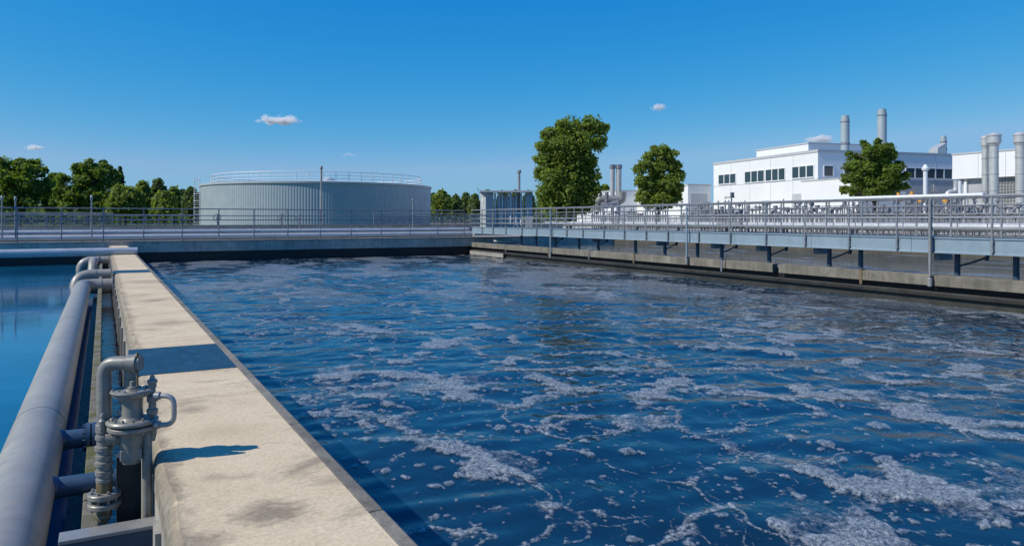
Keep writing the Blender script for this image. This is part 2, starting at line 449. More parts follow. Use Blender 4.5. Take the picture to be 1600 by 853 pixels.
def sheet(name, x0, y0, x1, y1, z, mat, n=1, label=None):
    mb = MB(); mb.add([(x0,y0,z),(x1,y0,z),(x1,y1,z),(x0,y1,z)], [(0,1,2,3)])
    o = mb.build(name, mat, recalc=False); tag(o, label, kind='structure'); return o
# ground ring beyond the basins (basins are open pits, so several sheets meet at their edges)
mb = MB()
for (x0, y0, x1, y1) in ((-900, 58.6, 38.5, 6000), (38.5, -60, 3000, 6000), (-4000, 58.6, -900, 6000)):
    mb.add([(x0,y0,Z(-1.0)),(x1,y0,Z(-1.0)),(x1,y1,Z(-1.0)),(x0,y1,Z(-1.0))], [(0,1,2,3)])
tag(mb.build('ground', M_ground, recalc=False), kind='structure')
sheet('basin_floor', -120, -60, 38.4, 58, Z(-3.4), M_conc_dark)
sheet('left_basin_water', -90, -20, -0.06, FAR_Y, Z(-2.7), M_water_calm)
sheet('channel_water', -0.06, -6, 0.42, FAR_Y, Z(-2.78), M_water_dark)
m = bpy.data.materials.new('second_basin_water'); nt, b = nodes_of(m)
v = coords(nt, (0.55, 0.2, 1)); nz = noise(nt, v, 1.0, 8, 0.62, 0.8)
c = ramp(nt, nz, [(0.56, (0.010, 0.045, 0.080)), (0.66, (0.22, 0.26, 0.30))])
nt.links.new(c, b.inputs['Base Color']); nt.links.new(ramp(nt, nz, [(0.56, (0.04,) * 3), (0.66, (0.6,) * 3)]), b.inputs['Roughness'])
b.inputs['IOR'].default_value = 1.33; bump(nt, b, noise(nt, coords(nt, (1, 1, 1)), 2.4, 4), 0.012)
mb = MB(); mb.add([(bx(-8) + 0.32, -8, Z(-1.92)), (38.3, -8, Z(-1.92)), (38.3, 57.0, Z(-1.92)), (27.0, 57.0, Z(-1.92)), (bx(51.8) + 0.32, 51.8, Z(-1.92))], [(0, 1, 2, 3, 4)])
tag(mb.build('second_basin_water', m, recalc=False), kind='structure')
mb = MB(); mb.add([(60,-40,Z(-.985)),(220,-40,Z(-.985)),(220,130,Z(-.985)),(44,130,Z(-.985)),(44,60,Z(-.985))], [(0,1,2,3,4)])
tag(mb.build('yard_pavement', M_pave, recalc=False), kind='structure')
mb = MB(); mb.add([(-300,75,Z(-.985)),(38,75,Z(-.985)),(38,400,Z(-.985)),(-300,400,Z(-.985))], [(0,1,2,3)])
tag(mb.build('lawn', M_grass, recalc=False), kind='structure')

# aeration basin water: wave-displaced sheet and foam mats on it
na, nd = 900, 900
pxs = np.linspace(-330, 1960, na)
dist = np.exp(np.linspace(math.log(4.2), math.log(66), nd))
ang = np.arctan((pxs - CX) / F)
A, Dd = np.meshgrid(ang, dist)
GX = Dd * np.sin(A + TH); GY = Dd * np.cos(A + TH)
step = Dd * (math.log(66/4.2) / nd)
H = np.zeros_like(GX)
wr = np.random.RandomState(3)
for k in range(26):
    lam = 0.35 * (2.6 / 0.35) ** (k / 25.0)
    th = wr.normal(PI * 0.52, 0.75)
    amp = 0.0026 * lam ** 0.8
    ph = wr.rand() * 6.28
    wob = 0.6 * vnoise(GX * 0.3 + k * 3.1, GY * 0.3, 40 + k)
    H += amp * np.clip(lam / (4 * step), 0, 1) * np.sin(2*PI/lam * (GX*np.cos(th) + GY*np.sin(th)) + ph + wob * 5)
H *= 0.55 + 0.9 * fbm(GX * 0.22, GY * 0.22, 77, 3)
WX = GX + 0.75 * (fbm(GX*0.7, GY*0.7, 21, 3) - 0.5) * 2 + 0.12 * (vnoise(GX*4, GY*4, 23) - 0.5)
WY = GY + 0.75 * (fbm(GX*0.7, GY*0.7, 31, 3) - 0.5) * 2 + 0.12 * (vnoise(GX*4, GY*4, 33) - 0.5)
f1, f2, _ = worley(WX / 1.7, WY / 1.9, 3)
edge = f2 - f1
f1b, f2b, _ = worley(WX / 0.75 + 5, WY / 0.8 + 2, 13)
edge2 = f2b - f1b
pres = fbm(GX * 0.22 + 4, GY * 0.16, 51, 3)
brk = vnoise(GX * 7, GY * 7, 61) * 0.6 + vnoise(GX * 2.3, GY * 2.3, 62) * 0.4
lw_ = 0.035 + 0.05 * sst(0.45, 0.75, vnoise(GX * 1.1, GY * 1.1, 63))
lines = sst(1.0, 0.2, edge / lw_) * sst(0.22, 0.38, pres) * sst(0.22, 0.46, brk) * 0.85
pres2 = fbm(GX * 0.3, GY * 0.22 + 9, 55, 3)
lines = np.maximum(lines, sst(0.055, 0.01, edge2) * sst(0.36, 0.50, pres2) * sst(0.32, 0.56, brk) * 0.70)
f1c, f2c, _ = worley(WX / 0.33 + 3, WY / 0.36 + 8, 17)
lines = np.maximum(lines, sst(0.10, 0.01, f2c - f1c) * sst(0.44, 0.58, fbm(GX * 0.45 + 7, GY * 0.35, 57, 3)) * sst(0.38, 0.58, brk) * 0.60)
def wpos(px, py):
    d = 2.7 * F / (py - HY); return xy(px, d)
BIAS = []
for px_, py_, wx_, k_ in ((1500, 795, 300, .15), (1430, 610, 200, .07), (1120, 685, 200, .07), (960, 660, 110, .03), (780, 590, 120, .03), (1500, 520, 240, .05), (1580, 690, 90, .05), (690, 640, 130, -.03), (1160, 560, 120, .03), (1000, 505, 160, .03), (960, 575, 120, .02),
                         (690, 720, 190, -.06), (740, 815, 220, -.09), (1020, 790, 170, -.05), (620, 740, 110, -.06), (1250, 700, 50, -.05), (1330, 740, 90, -.06), (700, 640, 110, -.04)):
    cx0, cy0 = wpos(px_, py_); BIAS.append((cx0, cy0, wx_ * 2.7 / (py_ - HY) * 0.6, k_))
def foam_field(x, y):
    wx = x + 0.75 * (fbm(x*0.7, y*0.7, 21, 3) - 0.5) * 2; wy = y + 0.75 * (fbm(x*0.7, y*0.7, 31, 3) - 0.5) * 2
    a1, a2, _ = worley(wx / 1.7, wy / 1.9, 3); b1, b2, _ = worley(wx / 0.75 + 5, wy / 0.8 + 2, 13)
    m_ = 0.5 + 0.35 * (fbm(x * 0.24 + 1.5, y * 0.17 + 3.0, 91, 3) - 0.5) + 0.50 * (fbm(x * 1.1, y * 1.0, 93, 4) - 0.5)
    m_ = m_ + 0.14 * sst(0.30, 0.0, a2 - a1) + 0.07 * sst(0.28, 0.0, b2 - b1)
    for cx0, cy0, sx0, k_ in BIAS:
        rr_ = (x - cx0) * CT - (y - cy0) * ST; ff_ = (x - cx0) * ST + (y - cy0) * CT
        m_ = m_ + k_ * np.exp(-((rr_ / sx0) ** 2 + (ff_ / (sx0 * 0.9)) ** 2))
    return m_
def worley_pts(x, y, seed):
    ix = np.floor(x); iy = np.floor(y)
    f1 = np.full(x.shape, 9.0); idv = np.zeros(x.shape); cxv = np.zeros(x.shape); cyv = np.zeros(x.shape)
    for i in (-1, 0, 1):
        for j in (-1, 0, 1):
            cx = ix + i; cy = iy + j
            px_ = cx + 0.1 + 0.8 * _h(cx, cy, seed); py_ = cy + 0.1 + 0.8 * _h(cx, cy, seed + 5); hid = _h(cx, cy, seed + 9)
            d = np.hypot(px_ - x, py_ - y) / (0.75 + 0.5 * hid)
            m1 = d < f1
            idv = np.where(m1, hid, idv); cxv = np.where(m1, px_, cxv); cyv = np.where(m1, py_, cyv); f1 = np.where(m1, d, f1)
    return f1, idv, cxv, cyv
ins0 = (GX > 1.4) & (GX < 23) & (GY < FAR_Y)
m_f = foam_field(GX, GY)
qa, qb = np.quantile(m_f[ins0], [0.64, 0.93])
JX = GX + 0.035 * (vnoise(GX * 13, GY * 13, 5) - 0.5) * 2; JY = GY + 0.035 * (vnoise(GX * 13, GY * 13, 6) - 0.5) * 2
mats = np.zeros_like(GX); dome = np.zeros_like(GX)
for sc_, sd_, dq, iso in ((0.34, 71, 0.0, 0.035), (0.20, 72, -0.012, 0.06), (0.12, 73, -0.024, 0.06)):
    fd, idd, cxv, cyv = worley_pts(JX / sc_, JY / sc_, sd_)
    mc = foam_field(cxv * sc_, cyv * sc_) + 0.05 * (idd - 0.5)
    on = mc > qb + dq + 0.004
    # strings of clumps along the cell edges, and lone clumps
    nl = (fbm(cxv * sc_ * 0.25, cyv * sc_ * 0.2, 58, 2) > 0.46)
    lone = (((idd * 91.7) % 1.0) < iso) | (nl & (((idd * 53.3) % 1.0) < 0.25) & (mc > qa - 0.01))
    r_ = 0.50 + 0.14 * idd
    mats = np.maximum(mats, np.where(on, sst(r_ + 0.1, r_ - 0.03, fd), 0.0))
    rl = np.where(on, r_ + 0.1, 0.24 + 0.2 * idd)
    dome = np.maximum(dome, np.where(on | lone, np.sqrt(np.clip(1 - (fd / rl) ** 2, 0, 1)), 0.0) * sc_ / 0.40)
    mats = np.maximum(mats, np.where(lone & ~on, sst(rl, rl * 0.75, fd) * 0.85, 0.0))
hole = fbm(GX * 2.2, GY * 2.2, 96, 4)
mats *= 1 - 0.85 * sst(0.53, 0.64, hole)
thin = sst(qa, qb, m_f) * 0.40 * (0.5 + fbm(GX * 3.0, GY * 3.0, 97, 3))
farw = sst(14, 34, Dd)
thin = np.maximum(thin, farw * 0.60 * sst(0.42, 0.58, fbm(GX * 0.55 + 3, GY * 0.28, 98, 4)))
# lone bubbles strewn about
fs_, ids_, _, _ = worley_pts(GX / 0.10, GY / 0.10, 75)
speck = np.where(((ids_ * 71.3) % 1.0) < 0.07, sst(0.28, 0.16, fs_), 0.0) * 0.7 * sst(26, 10, Dd)
near_fade = sst(42, 16, Dd)
beads = 0.35 + 0.65 * sst(0.62, 0.35, worley(GX / 0.065, GY / 0.065, 85)[0])
lines = lines * (beads * sst(30, 12, Dd) + 1 - sst(30, 12, Dd))
cover = np.maximum(np.maximum(lines, mats * 0.80), np.maximum(thin, speck))
fb, fb2, idb = worley(GX / 0.13, GY / 0.13, 81)
bub = np.sqrt(np.clip(1 - (fb / 0.62) ** 2, 0, 1)) * (0.4 + 0.6 * idb)
fb_, _, idb_ = worley(GX / 0.05, GY / 0.05, 83)
bub2 = np.sqrt(np.clip(1 - (fb_ / 0.62) ** 2, 0, 1)) * np.clip(0.03 / step, 0, 1)
HF = H + 0.003 + cover * 0.006 + mats * (0.006 * bub + 0.006 * bub2) + dome * 0.026 * (1 + 0.25 * bub2) * sst(36, 14, Dd) + speck * 0.012 + lines * 0.010 * bub2
inside = (GX > 1.0) & (GX < BN.x + (BF.x - BN.x) * (GY - BN.y) / (BF.y - BN.y) + 0.8) & (GY < FAR_Y + 0.3) & (GY > -6)
idx = np.arange(na * nd).reshape(nd, na)
quads = np.stack([idx[:-1, :-1], idx[:-1, 1:], idx[1:, 1:], idx[1:, :-1]], -1).reshape(-1, 4)
ins = inside.reshape(-1)
qi = ins[quads].any(1)
def grid_mesh(name, zz, keep, mat, attr=None):
    qd = quads[keep]
    used = np.unique(qd)
    remap = np.zeros(na * nd, np.int32); remap[used] = np.arange(len(used))
    co = np.stack([GX.reshape(-1)[used], GY.reshape(-1)[used], zz.reshape(-1)[used] + Z(-2.7)], -1).astype(np.float32)
    me = bpy.data.meshes.new(name)
    me.vertices.add(len(used)); me.vertices.foreach_set('co', co.reshape(-1))
    me.loops.add(len(qd) * 4); me.loops.foreach_set('vertex_index', remap[qd[:, ::-1]].reshape(-1))
    me.polygons.add(len(qd)); me.polygons.foreach_set('loop_start', np.arange(0, len(qd) * 4, 4, dtype=np.int32))
    me.polygons.foreach_set('use_smooth', np.ones(len(qd), bool))
    me.update(calc_edges=True)
    if attr is not None:
        a = me.attributes.new('cover', 'FLOAT', 'POINT'); a.data.foreach_set('value', attr.reshape(-1)[used].astype(np.float32))
    me.materials.append(mat)
    o = bpy.data.objects.new(name, me); COL.objects.link(o); return o
tag(grid_mesh('aeration_water', H, qi, M_water), kind='structure')
kf = qi & (cover.reshape(-1)[quads].max(1) > 0.10)
tag(grid_mesh('foam', HF, kf, M_foam, cover), 'grey white bubbly foam in mats, lines and clumps on the blue basin water', 'foam', kind='stuff')
sheet('near_water', 1.2, -20, 24, 4.5, Z(-2.71), M_water)

# ------------------------------------------------------------------ long walkway wall on the left
W0, W1 = 0.30, 1.36
wt = thing('walkway_wall', 'long concrete dividing wall with beige walkway top running away beside the foamy basin', 'wall', (0.8, 20, Z(-3.4)))
mb = MB()
mb.box((W0 + 0.004, -8, Z(-3.4)), (W1 - 0.03, FAR_Y - 0.004, Z(-1.80)))
for k in range(34):
    y = -1.5 + k * 1.6
    mb.box((W0 - 0.03, y, Z(-3.3)), (W0 + 0.0035, y + 0.22, Z(-1.86)))
mb.build('wall_body', M_conc, wt)
# coping with a worn left edge, cut into long slabs
def coping_slab(y0, y1):
    n = max(2, int((y1 - y0) / (0.06 if y0 < 14 else 0.25)))
    prof_n = 7
    vs = []; fs = []
    for i in range(n + 1):
        y = y0 + (y1 - y0) * i / n
        j1 = 0.010 * float(fbm(np.array([y * 3.0]), np.array([2.0]), 5, 4)[0] - 0.5) * 2
        chip = max(0.0, float(fbm(np.array([y * 2.3]), np.array([7.0]), 8, 5)[0]) - 0.52) * 0.09
        xl = W0 + j1
        prof = [(W0 + 0.02, Z(-1.798)), (xl, Z(-1.78)), (xl + 0.004, Z(-1.66) - chip), (xl + 0.022 + chip, Z(-1.612) - chip * 0.3), (xl + 0.05 + chip * 1.4, Z(-1.6)), (W1 - 0.085, Z(-1.6)), (W1 - 0.085, Z(-1.798))]
        vs += [(x, y, z) for x, z in prof]
    for i in range(n):
        for k in range(prof_n):
            a = i * prof_n + k; b_ = i * prof_n + (k + 1) % prof_n
            fs.append((a, b_, b_ + prof_n, a + prof_n))
    fs.append(tuple(range(prof_n))); fs.append(tuple(n * prof_n + k for k in range(prof_n))[::-1])
    mb = MB(); mb.add(vs, fs)
    return mb
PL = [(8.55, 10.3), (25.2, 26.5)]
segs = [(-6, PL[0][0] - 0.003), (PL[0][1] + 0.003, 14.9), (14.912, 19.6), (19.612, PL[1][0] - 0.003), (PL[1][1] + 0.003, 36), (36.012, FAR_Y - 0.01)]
for a_, b_ in segs:
    coping_slab(a_, b_).build('coping_slab', M_walk, wt)
mb = MB()
for k in range(30):
    y0 = -6 + k * 2.0
    if y0 + 1.99 > FAR_Y: break
    mb.box((W1 - 0.082, y0, Z(-1.797)), (W1 + 0.01, y0 + 1.992, Z(-1.606)))
mb.build('edge_kerb', M_weir, wt, bevel=0.012)
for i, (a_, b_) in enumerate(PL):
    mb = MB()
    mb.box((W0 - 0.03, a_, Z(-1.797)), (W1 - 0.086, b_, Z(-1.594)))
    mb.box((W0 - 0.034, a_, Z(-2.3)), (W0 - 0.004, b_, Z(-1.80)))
    o = mb.build('dark_band', M_band, None, bevel=0.006)  # dark blue band over the walkway top and down its left face
    tag(o, ['dark blue band across the walkway just beyond the valve', 'narrow dark blue band across the far walkway, beside the elbows of the grey pipes'][i], 'cover plate')

# ledges and channel at the foot of the wall
mb = MB()
for k in range(40):
    mb.box((-0.146, -2 + k * 1.3, Z(-3.2)), (-0.032, -2 + k * 1.3 + 1.285, Z(-2.30) + 0.010 * random.uniform(-1, 1)))
tag(mb.build('channel_wall', M_moss, bevel=0.012), 'narrow mossy concrete ledge between the grey pipe and the walkway wall', 'wall')
mb = MB(); mb.box((-0.29, -2, Z(-3.2)), (-0.152, 50, Z(-2.62)))  # low black strip left of the ledge
tag(mb.build('channel_strip', M_black), 'black strip running alongside the mossy ledge', 'rail')

# ------------------------------------------------------------------ big pipes on the left
PZ = Z(-2.25)
def pipe_thing(name, label, cat, pts, r, bend, mat, rings=(), n=28, group=None):
    t = thing(name, label, cat, tuple(Vector(pts[0])), group=group)
    mb = MB(); mb.tube(pts, r, n, bend, 10); mb.build('pipe_run', mat, t)
    for (p, q, rr) in rings:
        MB().cyl(p, q, rr, n).build('pipe_collar', mat, t)
    return t
Yp = 28.9
t = thing('grey_pipe', 'thick grey pipe in the left foreground that elbows into the walkway wall', 'pipe', (-0.6, 2.0, PZ))
MB().tube([(-0.60, 1.6, PZ), (-0.60, Yp, PZ), (W0 + 0.03, Yp, PZ)], 0.25, 40, 0.55, 14).build('pipe_run', M_pipe, t)
def ring(c, axis, w, r, mat, name='weld_seam', n=40):
    c = Vector(c); ax = Vector(axis)
    return MB().cyl(c - ax * w / 2, c + ax * w / 2, r, n).build(name, mat, t)
ring((-0.60, 9.45, PZ), (0, 1, 0), 0.035, 0.2535, M_pipe)
ring((-0.60, 18.0, PZ), (0, 1, 0), 0.035, 0.2535, M_pipe)
ring((-0.60, 27.9, PZ), (0, 1, 0), 0.04, 0.258, M_galv)
ring((-0.05, Yp, PZ), (1, 0, 0), 0.05, 0.262, M_galv)
ring((W0 - 0.01, Yp, PZ), (1, 0, 0), 0.05, 0.31, M_galv, 'wall_flange')
def stub(Y, r, x1, fl):
    o = MB().cyl((-0.42, Y, PZ), (x1, Y, PZ), r, 24).cyl((-0.43, Y, PZ), (-0.33, Y, PZ), r * 1.5, 24, r).build('branch_stub', M_navy, t)
    if fl:
        mb = MB()
        for dx in (0.0, 0.055):
            mb.cyl((x1 - 0.13 + dx, Y, PZ), (x1 - 0.09 + dx, Y, PZ), r * 1.55, 28)
        for k in range(10):
            a = 2*PI*k/10; dy = math.cos(a)*r*1.3; dz = math.sin(a)*r*1.3
            mb.cyl((x1 - 0.16, Y + dy, PZ + dz), (x1 - 0.005, Y + dy, PZ + dz), 0.013, 8)
        mb.build('flange', M_navy, o)
stub(8.9, 0.095, -0.025, True)
stub(7.35, 0.085, 0.10, False)
# support saddles in the water
for y in (4.5, 12.5, 20.5):
    MB().box((-0.80, y - 0.1, Z(-3.4)), (-0.42, y + 0.1, Z(-2.44))).build('saddle', M_conc_dark, t)

t = thing('grey_pipe', 'second grey pipe elbow behind the thick one, bending down into the water', 'pipe', (-0.85, 34.8, PZ))
MB().tube([(W0 + 0.03, 34.8, PZ), (-0.92, 34.8, PZ), (-1.0, 34.3, Z(-3.4))], 0.225, 28, 0.5, 10).build('pipe_run', M_pipe, t)
ring((-0.25, 34.8, PZ), (1, 0, 0), 0.05, 0.236, M_galv, 'weld_seam', 28)
ring((W0 - 0.01, 34.8, PZ), (1, 0, 0), 0.05, 0.28, M_galv, 'wall_flange', 28)
t = thing('grey_pipe', 'farthest grey pipe with two legs joined in front of the crossing pipe', 'pipe', (-1.1, 46, PZ))
z3 = Z(-2.2)
MB().tube([(W0 + 0.03, 45.6, z3), (-1.02, 45.6, z3), (-1.02, 45.6, Z(-3.4))], 0.24, 24, 0.5, 8).build('pipe_run', M_pipe, t)
MB().tube([(-0.42, 45.5, z3), (-0.45, 44.6, z3), (-0.52, 43.6, Z(-3.3))], 0.22, 24, 0.5, 8).build('branch_leg', M_pipe, t)
ring((-0.2, 45.6, z3), (1, 0, 0), 0.06, 0.275, M_galv, 'weld_seam', 24)

t = thing('crossing_pipe', 'horizontal silver blue pipe crossing the basin and resting on the far walkway', 'pipe', (-20, 38.5, Z(-1.43)))
MB().tube([(-60, 38.5, Z(-1.46)), (W1 + 0.0, 38.5, Z(-1.46))], 0.18, 24).build('pipe_run', M_silver, t)
MB().cyl((W1 - 0.01, 38.5, Z(-1.46)), (W1 + 0.03, 38.5, Z(-1.46)), 0.186, 24).build('end_cap', M_silver, t)

# ------------------------------------------------------------------ valve assembly in the foreground
VD = 5.0
S = VD / F
def vp(px, py, dd=0.0): return at(px, py, VD + dd)
vx, vy = xy(207, VD)
def vz(py): return EYE - (py - HY) * S
t = thing('valve_assembly', 'grey flanged valve with handwheel discs and pipe elbow beside the walkway wall', 'valve', (vx, vy, vz(800)))
# handwheel-like top disc
mb = MB()
mb.lathe((vx, vy, vz(612)), [(0.0, -0.028), (0.10, -0.028), (0.118, -0.020), (0.120, 0.0), (0.132, 0.0), (0.136, 0.008), (0.132, 0.018), (0.118, 0.020), (0.112, 0.013), (0.05, 0.014), (0.046, 0.022), (0.0, 0.022)], 40)
o = mb.build('top_disc', M_cast, t)
mb = MB(); mb.lathe((vx, vy, vz(612) + 0.022), [(0.03, 0), (0.03, 0.012), (0.018, 0.016), (0.016, 0.05), (0.0, 0.055)], 16); mb.build('spindle_nut', M_cast, o)
for k in range(8):
    a = 2*PI*k/8 + 0.2
    mb = MB(); mb.cyl((vx + 0.082*math.cos(a), vy + 0.082*math.sin(a), vz(612) + 0.010), (vx + 0.082*math.cos(a), vy + 0.082*math.sin(a), vz(612) + 0.024), 0.007, 6)
    mb.build('bolt', M_cast, o)
# neck and lower double flange
mb = MB(); mb.lathe((vx, vy, 0), [(0.075, vz(656)), (0.066, vz(648)), (0.062, vz(636)), (0.066, vz(622)), (0.078, vz(617))], 32); mb.build('bonnet', M_cast, t)
mb = MB()
mb.lathe((vx, vy, vz(655)), [(0.08, -0.024), (0.152, -0.022), (0.160, -0.014), (0.160, -0.003), (0.152, 0.006), (0.142, 0.009), (0.136, 0.003), (0.085, 0.005), (0.075, 0.02)], 44)
mb.lathe((vx, vy, vz(666)), [(0.07, -0.02), (0.145, -0.018), (0.152, -0.010), (0.152, 0.008), (0.145, 0.014), (0.08, 0.016)], 44)
o = mb.build('body_flange', M_cast, t)
mb = MB()
for k in range(12):
    a = 2*PI*k/12
    x_, y_ = vx + 0.118*math.cos(a), vy + 0.118*math.sin(a)
    mb.cyl((x_, y_, vz(666) - 0.04), (x_, y_, vz(655) + 0.024), 0.009, 6)
mb.build('flange_bolts', M_cast, o)
# body below
mb = MB(); mb.lathe((vx - 0.005, vy, 0), [(0.055, vz(722)), (0.066, vz(712)), (0.070, vz(700)), (0.078, vz(690)), (0.085, vz(678)), (0.10, vz(671))], 30)
mb.box((vx - 0.075, vy - 0.06, vz(716)), (vx + 0.055, vy + 0.07, vz(698)))
mb.build('valve_body', M_cast, t, bevel=0.008)
mb = MB(); mb.cyl((vx - 0.16, vy, vz(682)), (vx, vy, vz(682)), 0.038, 18).cyl((vx - 0.12, vy, vz(682)), (vx - 0.10, vy, vz(682)), 0.05, 18); mb.build('side_branch', M_cast, t)
# tall elbow pipe
ex, ey = xy(163, VD); ex2, ey2 = xy(213, VD)
mb = MB(); mb.tube([(ex2, ey2, vz(567)), (ex, ey, vz(567)), (ex, ey, vz(806))], 0.046, 26, 0.085, 10); ep = mb.build('elbow_pipe', M_cast, t)
dirx = (Vector((ex2, ey2, 0)) - Vector((ex, ey, 0))).normalized()
e2 = Vector((ex2, ey2, vz(567)))
mb = MB(); mb.cyl(e2 - dirx * 0.055, e2 - dirx * 0.015, 0.056, 26).cyl(e2 - dirx * 0.012, e2 + dirx * 0.012, 0.062, 26).cyl(e2 + dirx*0.012, e2 + dirx * 0.03, 0.05, 26); mb.build('end_coupling', M_cast, ep)
MB().cyl(e2 + dirx * 0.006 + Vector((0, -0.03, 0.075)), e2 + dirx * 0.006 + Vector((0, -0.03, -0.15)), 0.007, 10).build('spindle', M_rust, t)
MB().cyl(e2 - dirx * 0.04 + Vector((0, 0.05, -0.02)), e2 - dirx * 0.04 + Vector((0, 0.05, -0.26)), 0.035, 18).build('rear_riser', M_cast, t)
mb = MB()
for py, h, rr in ((668, 0.030, 0.053), (682, 0.014, 0.055), (699, 0.016, 0.059), (712, 0.012, 0.053), (723, 0.014, 0.058), (737, 0.016, 0.056), (748, 0.010, 0.052)):
    mb.lathe((ex, ey, vz(py)), [(0.046, -h), (rr, -h * 0.8), (rr, h * 0.8), (0.046, h)], 26)
mb.build('clamp_bands', M_cast, ep)
MB().lathe((ex, ey, 0), [(0.0488, vz(768)), (0.0488, vz(752))], 26).build('rusty_band', M_rust, ep)
mb = MB()
for py in (772, 787):
    mb.lathe((ex, ey, vz(py)), [(0.05, -0.019), (0.096, -0.018), (0.101, -0.012), (0.101, 0.012), (0.096, 0.018), (0.05, 0.020)], 32)
for k in range(8):
    a = 2*PI*k/8 + 0.3
    x_, y_ = ex + 0.076*math.cos(a), ey + 0.076*math.sin(a)
    mb.cyl((x_, y_, vz(787) - 0.035), (x_, y_, vz(772) + 0.036), 0.010, 6)
mb.build('lower_flange', M_cast, ep)
MB().lathe((ex, ey, 0), [(0.012, vz(818)), (0.034, vz(812)), (0.046, vz(804)), (0.047, vz(792))], 26).build('rusty_spout', M_rust, ep)
# small cross link with grease cap
lx, ly = xy(172, VD - 0.02)
mb = MB(); mb.cyl((lx - 0.01, ly, vz(654)), (vx - 0.10, vy, vz(654)), 0.014, 12); mb.build('link_tube', M_cast, t)
mb = MB(); gx, gy = xy(160, VD - 0.05); mb.lathe((gx, gy, vz(668)), [(0.022, 0.0), (0.024, 0.06), (0.016, 0.07), (0.012, 0.085), (0.017, 0.09), (0.012, 0.105), (0.0, 0.112)], 14); mb.build('grease_cap', M_cast, t)
# bypass stack and loop at right
sx, sy = xy(238, VD + 0.03)
mb = MB(); mb.lathe((sx, sy, 0), [(0.018, vz(690)), (0.026, vz(682)), (0.030, vz(672)), (0.036, vz(671)), (0.036, vz(664)), (0.02, vz(662)), (0.02, vz(650)), (0.034, vz(648)), (0.036, vz(641)), (0.024, vz(638)), (0.024, vz(630)), (0.034, vz(628)), (0.034, vz(620)), (0.022, vz(617)), (0.02, vz(608)), (0.026, vz(606)), (0.026, vz(600)), (0.032, vz(599)), (0.032, vz(595)), (0.018, vz(593)), (0.014, vz(588)), (0.0, vz(587))], 18)
mb.build('bypass_valve', M_cast, t)
h0 = Vector((*xy(240, VD - 0.02), vz(617))); h1 = Vector((*xy(272, VD - 0.02), vz(617))); h2 = Vector((*xy(272, VD - 0.02), vz(662))); h3 = Vector((*xy(240, VD - 0.02), vz(662)))
MB().tube([h0, h1, h2, h3], 0.0165, 16, 0.095, 10).build('bypass_loop', M_galv, t)
for hz in (617, 662):
    o_ = Vector((*xy(246, VD - 0.02), vz(hz)))
    MB().cyl(o_ - dirx * 0.014, o_ + dirx * 0.016, 0.028, 6).build('union_nut', M_galv, t)
# thin post
MB().cyl((*xy(230, VD + 0.02), vz(672)), (*xy(230, VD + 0.02), Z(-3.3)), 0.031, 20).build('support_post', M_cast, t)
# square support column and foot beam
cx_, cy_ = xy(204, VD + 0.12)
MB().box((cx_ - 0.085, cy_ - 0.03, Z(-3.3)), (cx_ + 0.065, cy_ + 0.09, vz(720))).build('support_column', M_conc_dark, t, bevel=0.006)  # dark concrete paints in the shadow on the column behind the valve
t2 = thing('channel_beam', 'grey steel channel beam spanning under the valve spout at the bottom edge', 'beam', (0, 4.35, Z(-2.1)))
b0 = at(98, 812, 4.62)
MB().box((-0.24, b0.y - 0.06, Z(-1.985)), (W0 + 0.04, b0.y + 0.10, Z(-1.96))).build('top_flange', M_galv, t2, bevel=0.004)
MB().box((-0.235, b0.y - 0.045, Z(-2.30)), (W0 + 0.035, b0.y - 0.02, Z(-1.9855))).box((-0.24, b0.y - 0.06, Z(-2.33)), (W0 + 0.035, b0.y + 0.10, Z(-2.3005))).build('web', M_navy, t2, bevel=0.004)  # navy colour stands in for the shaded front of the grey beam

# ------------------------------------------------------------------ far wall, pipes and railings beyond the basin
t = thing('far_wall', 'grey concrete wall closing the far end of the basins, dark at the waterline', 'wall', (0, FAR_Y, Z(-3.4)))
MB().box((-90, FAR_Y, Z(-2.05)), (60, FAR_Y + 0.6, Z(-1.42))).build('wall_band', M_conc_grey, t)
MB().box((-90, FAR_Y - 0.04, Z(-1.42)), (60, FAR_Y + 0.75, Z(-1.35))).build('wall_coping', M_conc, t)
MB().box((-90, FAR_Y + 0.05, Z(-3.4)), (60, FAR_Y + 0.5, Z(-2.052))).build('wall_foot', M_black, t)
mb = MB(); mb.box((-90, FAR_Y + 0.76, Z(-3.0)), (38.3, 58.6, Z(-1.36)))
tag(mb.build('pipe_terrace', M_conc), kind='structure')

def railing(name, label, p0, p1, zb, zt, rails, spacing, rp, rr, mat, group=None, foot=False, n=8):
    p0 = Vector((*p0, 0)); p1 = Vector((*p1, 0)); L = (p1 - p0).length; d = (p1 - p0).normalized()
    t = thing(name, label, 'railing', (p0.x, p0.y, zb), group=group)
    k = max(1, int(round(L / spacing)))
    k = min(k, 99)
    mb = MB(); mb.cyl((0, 0, 0), (0, 0, zt - zb), rp, n)
    if foot: mb.cyl((0, 0, 0), (0, 0, 0.02), rp * 2.4, n)
    first = mb.build('post', mat, t, local=True)
    for i in range(k + 1):
        loc = d * (L * i / k)
        if i == 0: continue
        copy_part(first, t, loc)
    for j, z in enumerate(rails):
        r_ = rr if j == 0 else rr * 0.8
        off = d * 0.03
        MB().cyl(Vector((0, 0, z - zb)) - off, d * L + Vector((0, 0, z - zb)) + off, r_, n).build('rail', mat, t, local=True)
    return t
yr = FAR_Y + 0.35
railing('railing', 'long grey railing along the top of the far basin wall', (-31, yr), (24.4, yr), Z(-1.35), Z(0.70), [Z(0.68), Z(0.24), Z(-0.04), Z(-0.85)], 2.25, 0.034, 0.034, M_rail_dark)
t = thing('pipeline', 'bright silver pipe lying low along the far wall', 'pipe', (-5, 53.2, Z(-1.35)))
MB().cyl((-70, 53.3, Z(-1.14)), (25.5, 53.3, Z(-1.14)), 0.20, 20).build('pipe_run', M_silver, t)
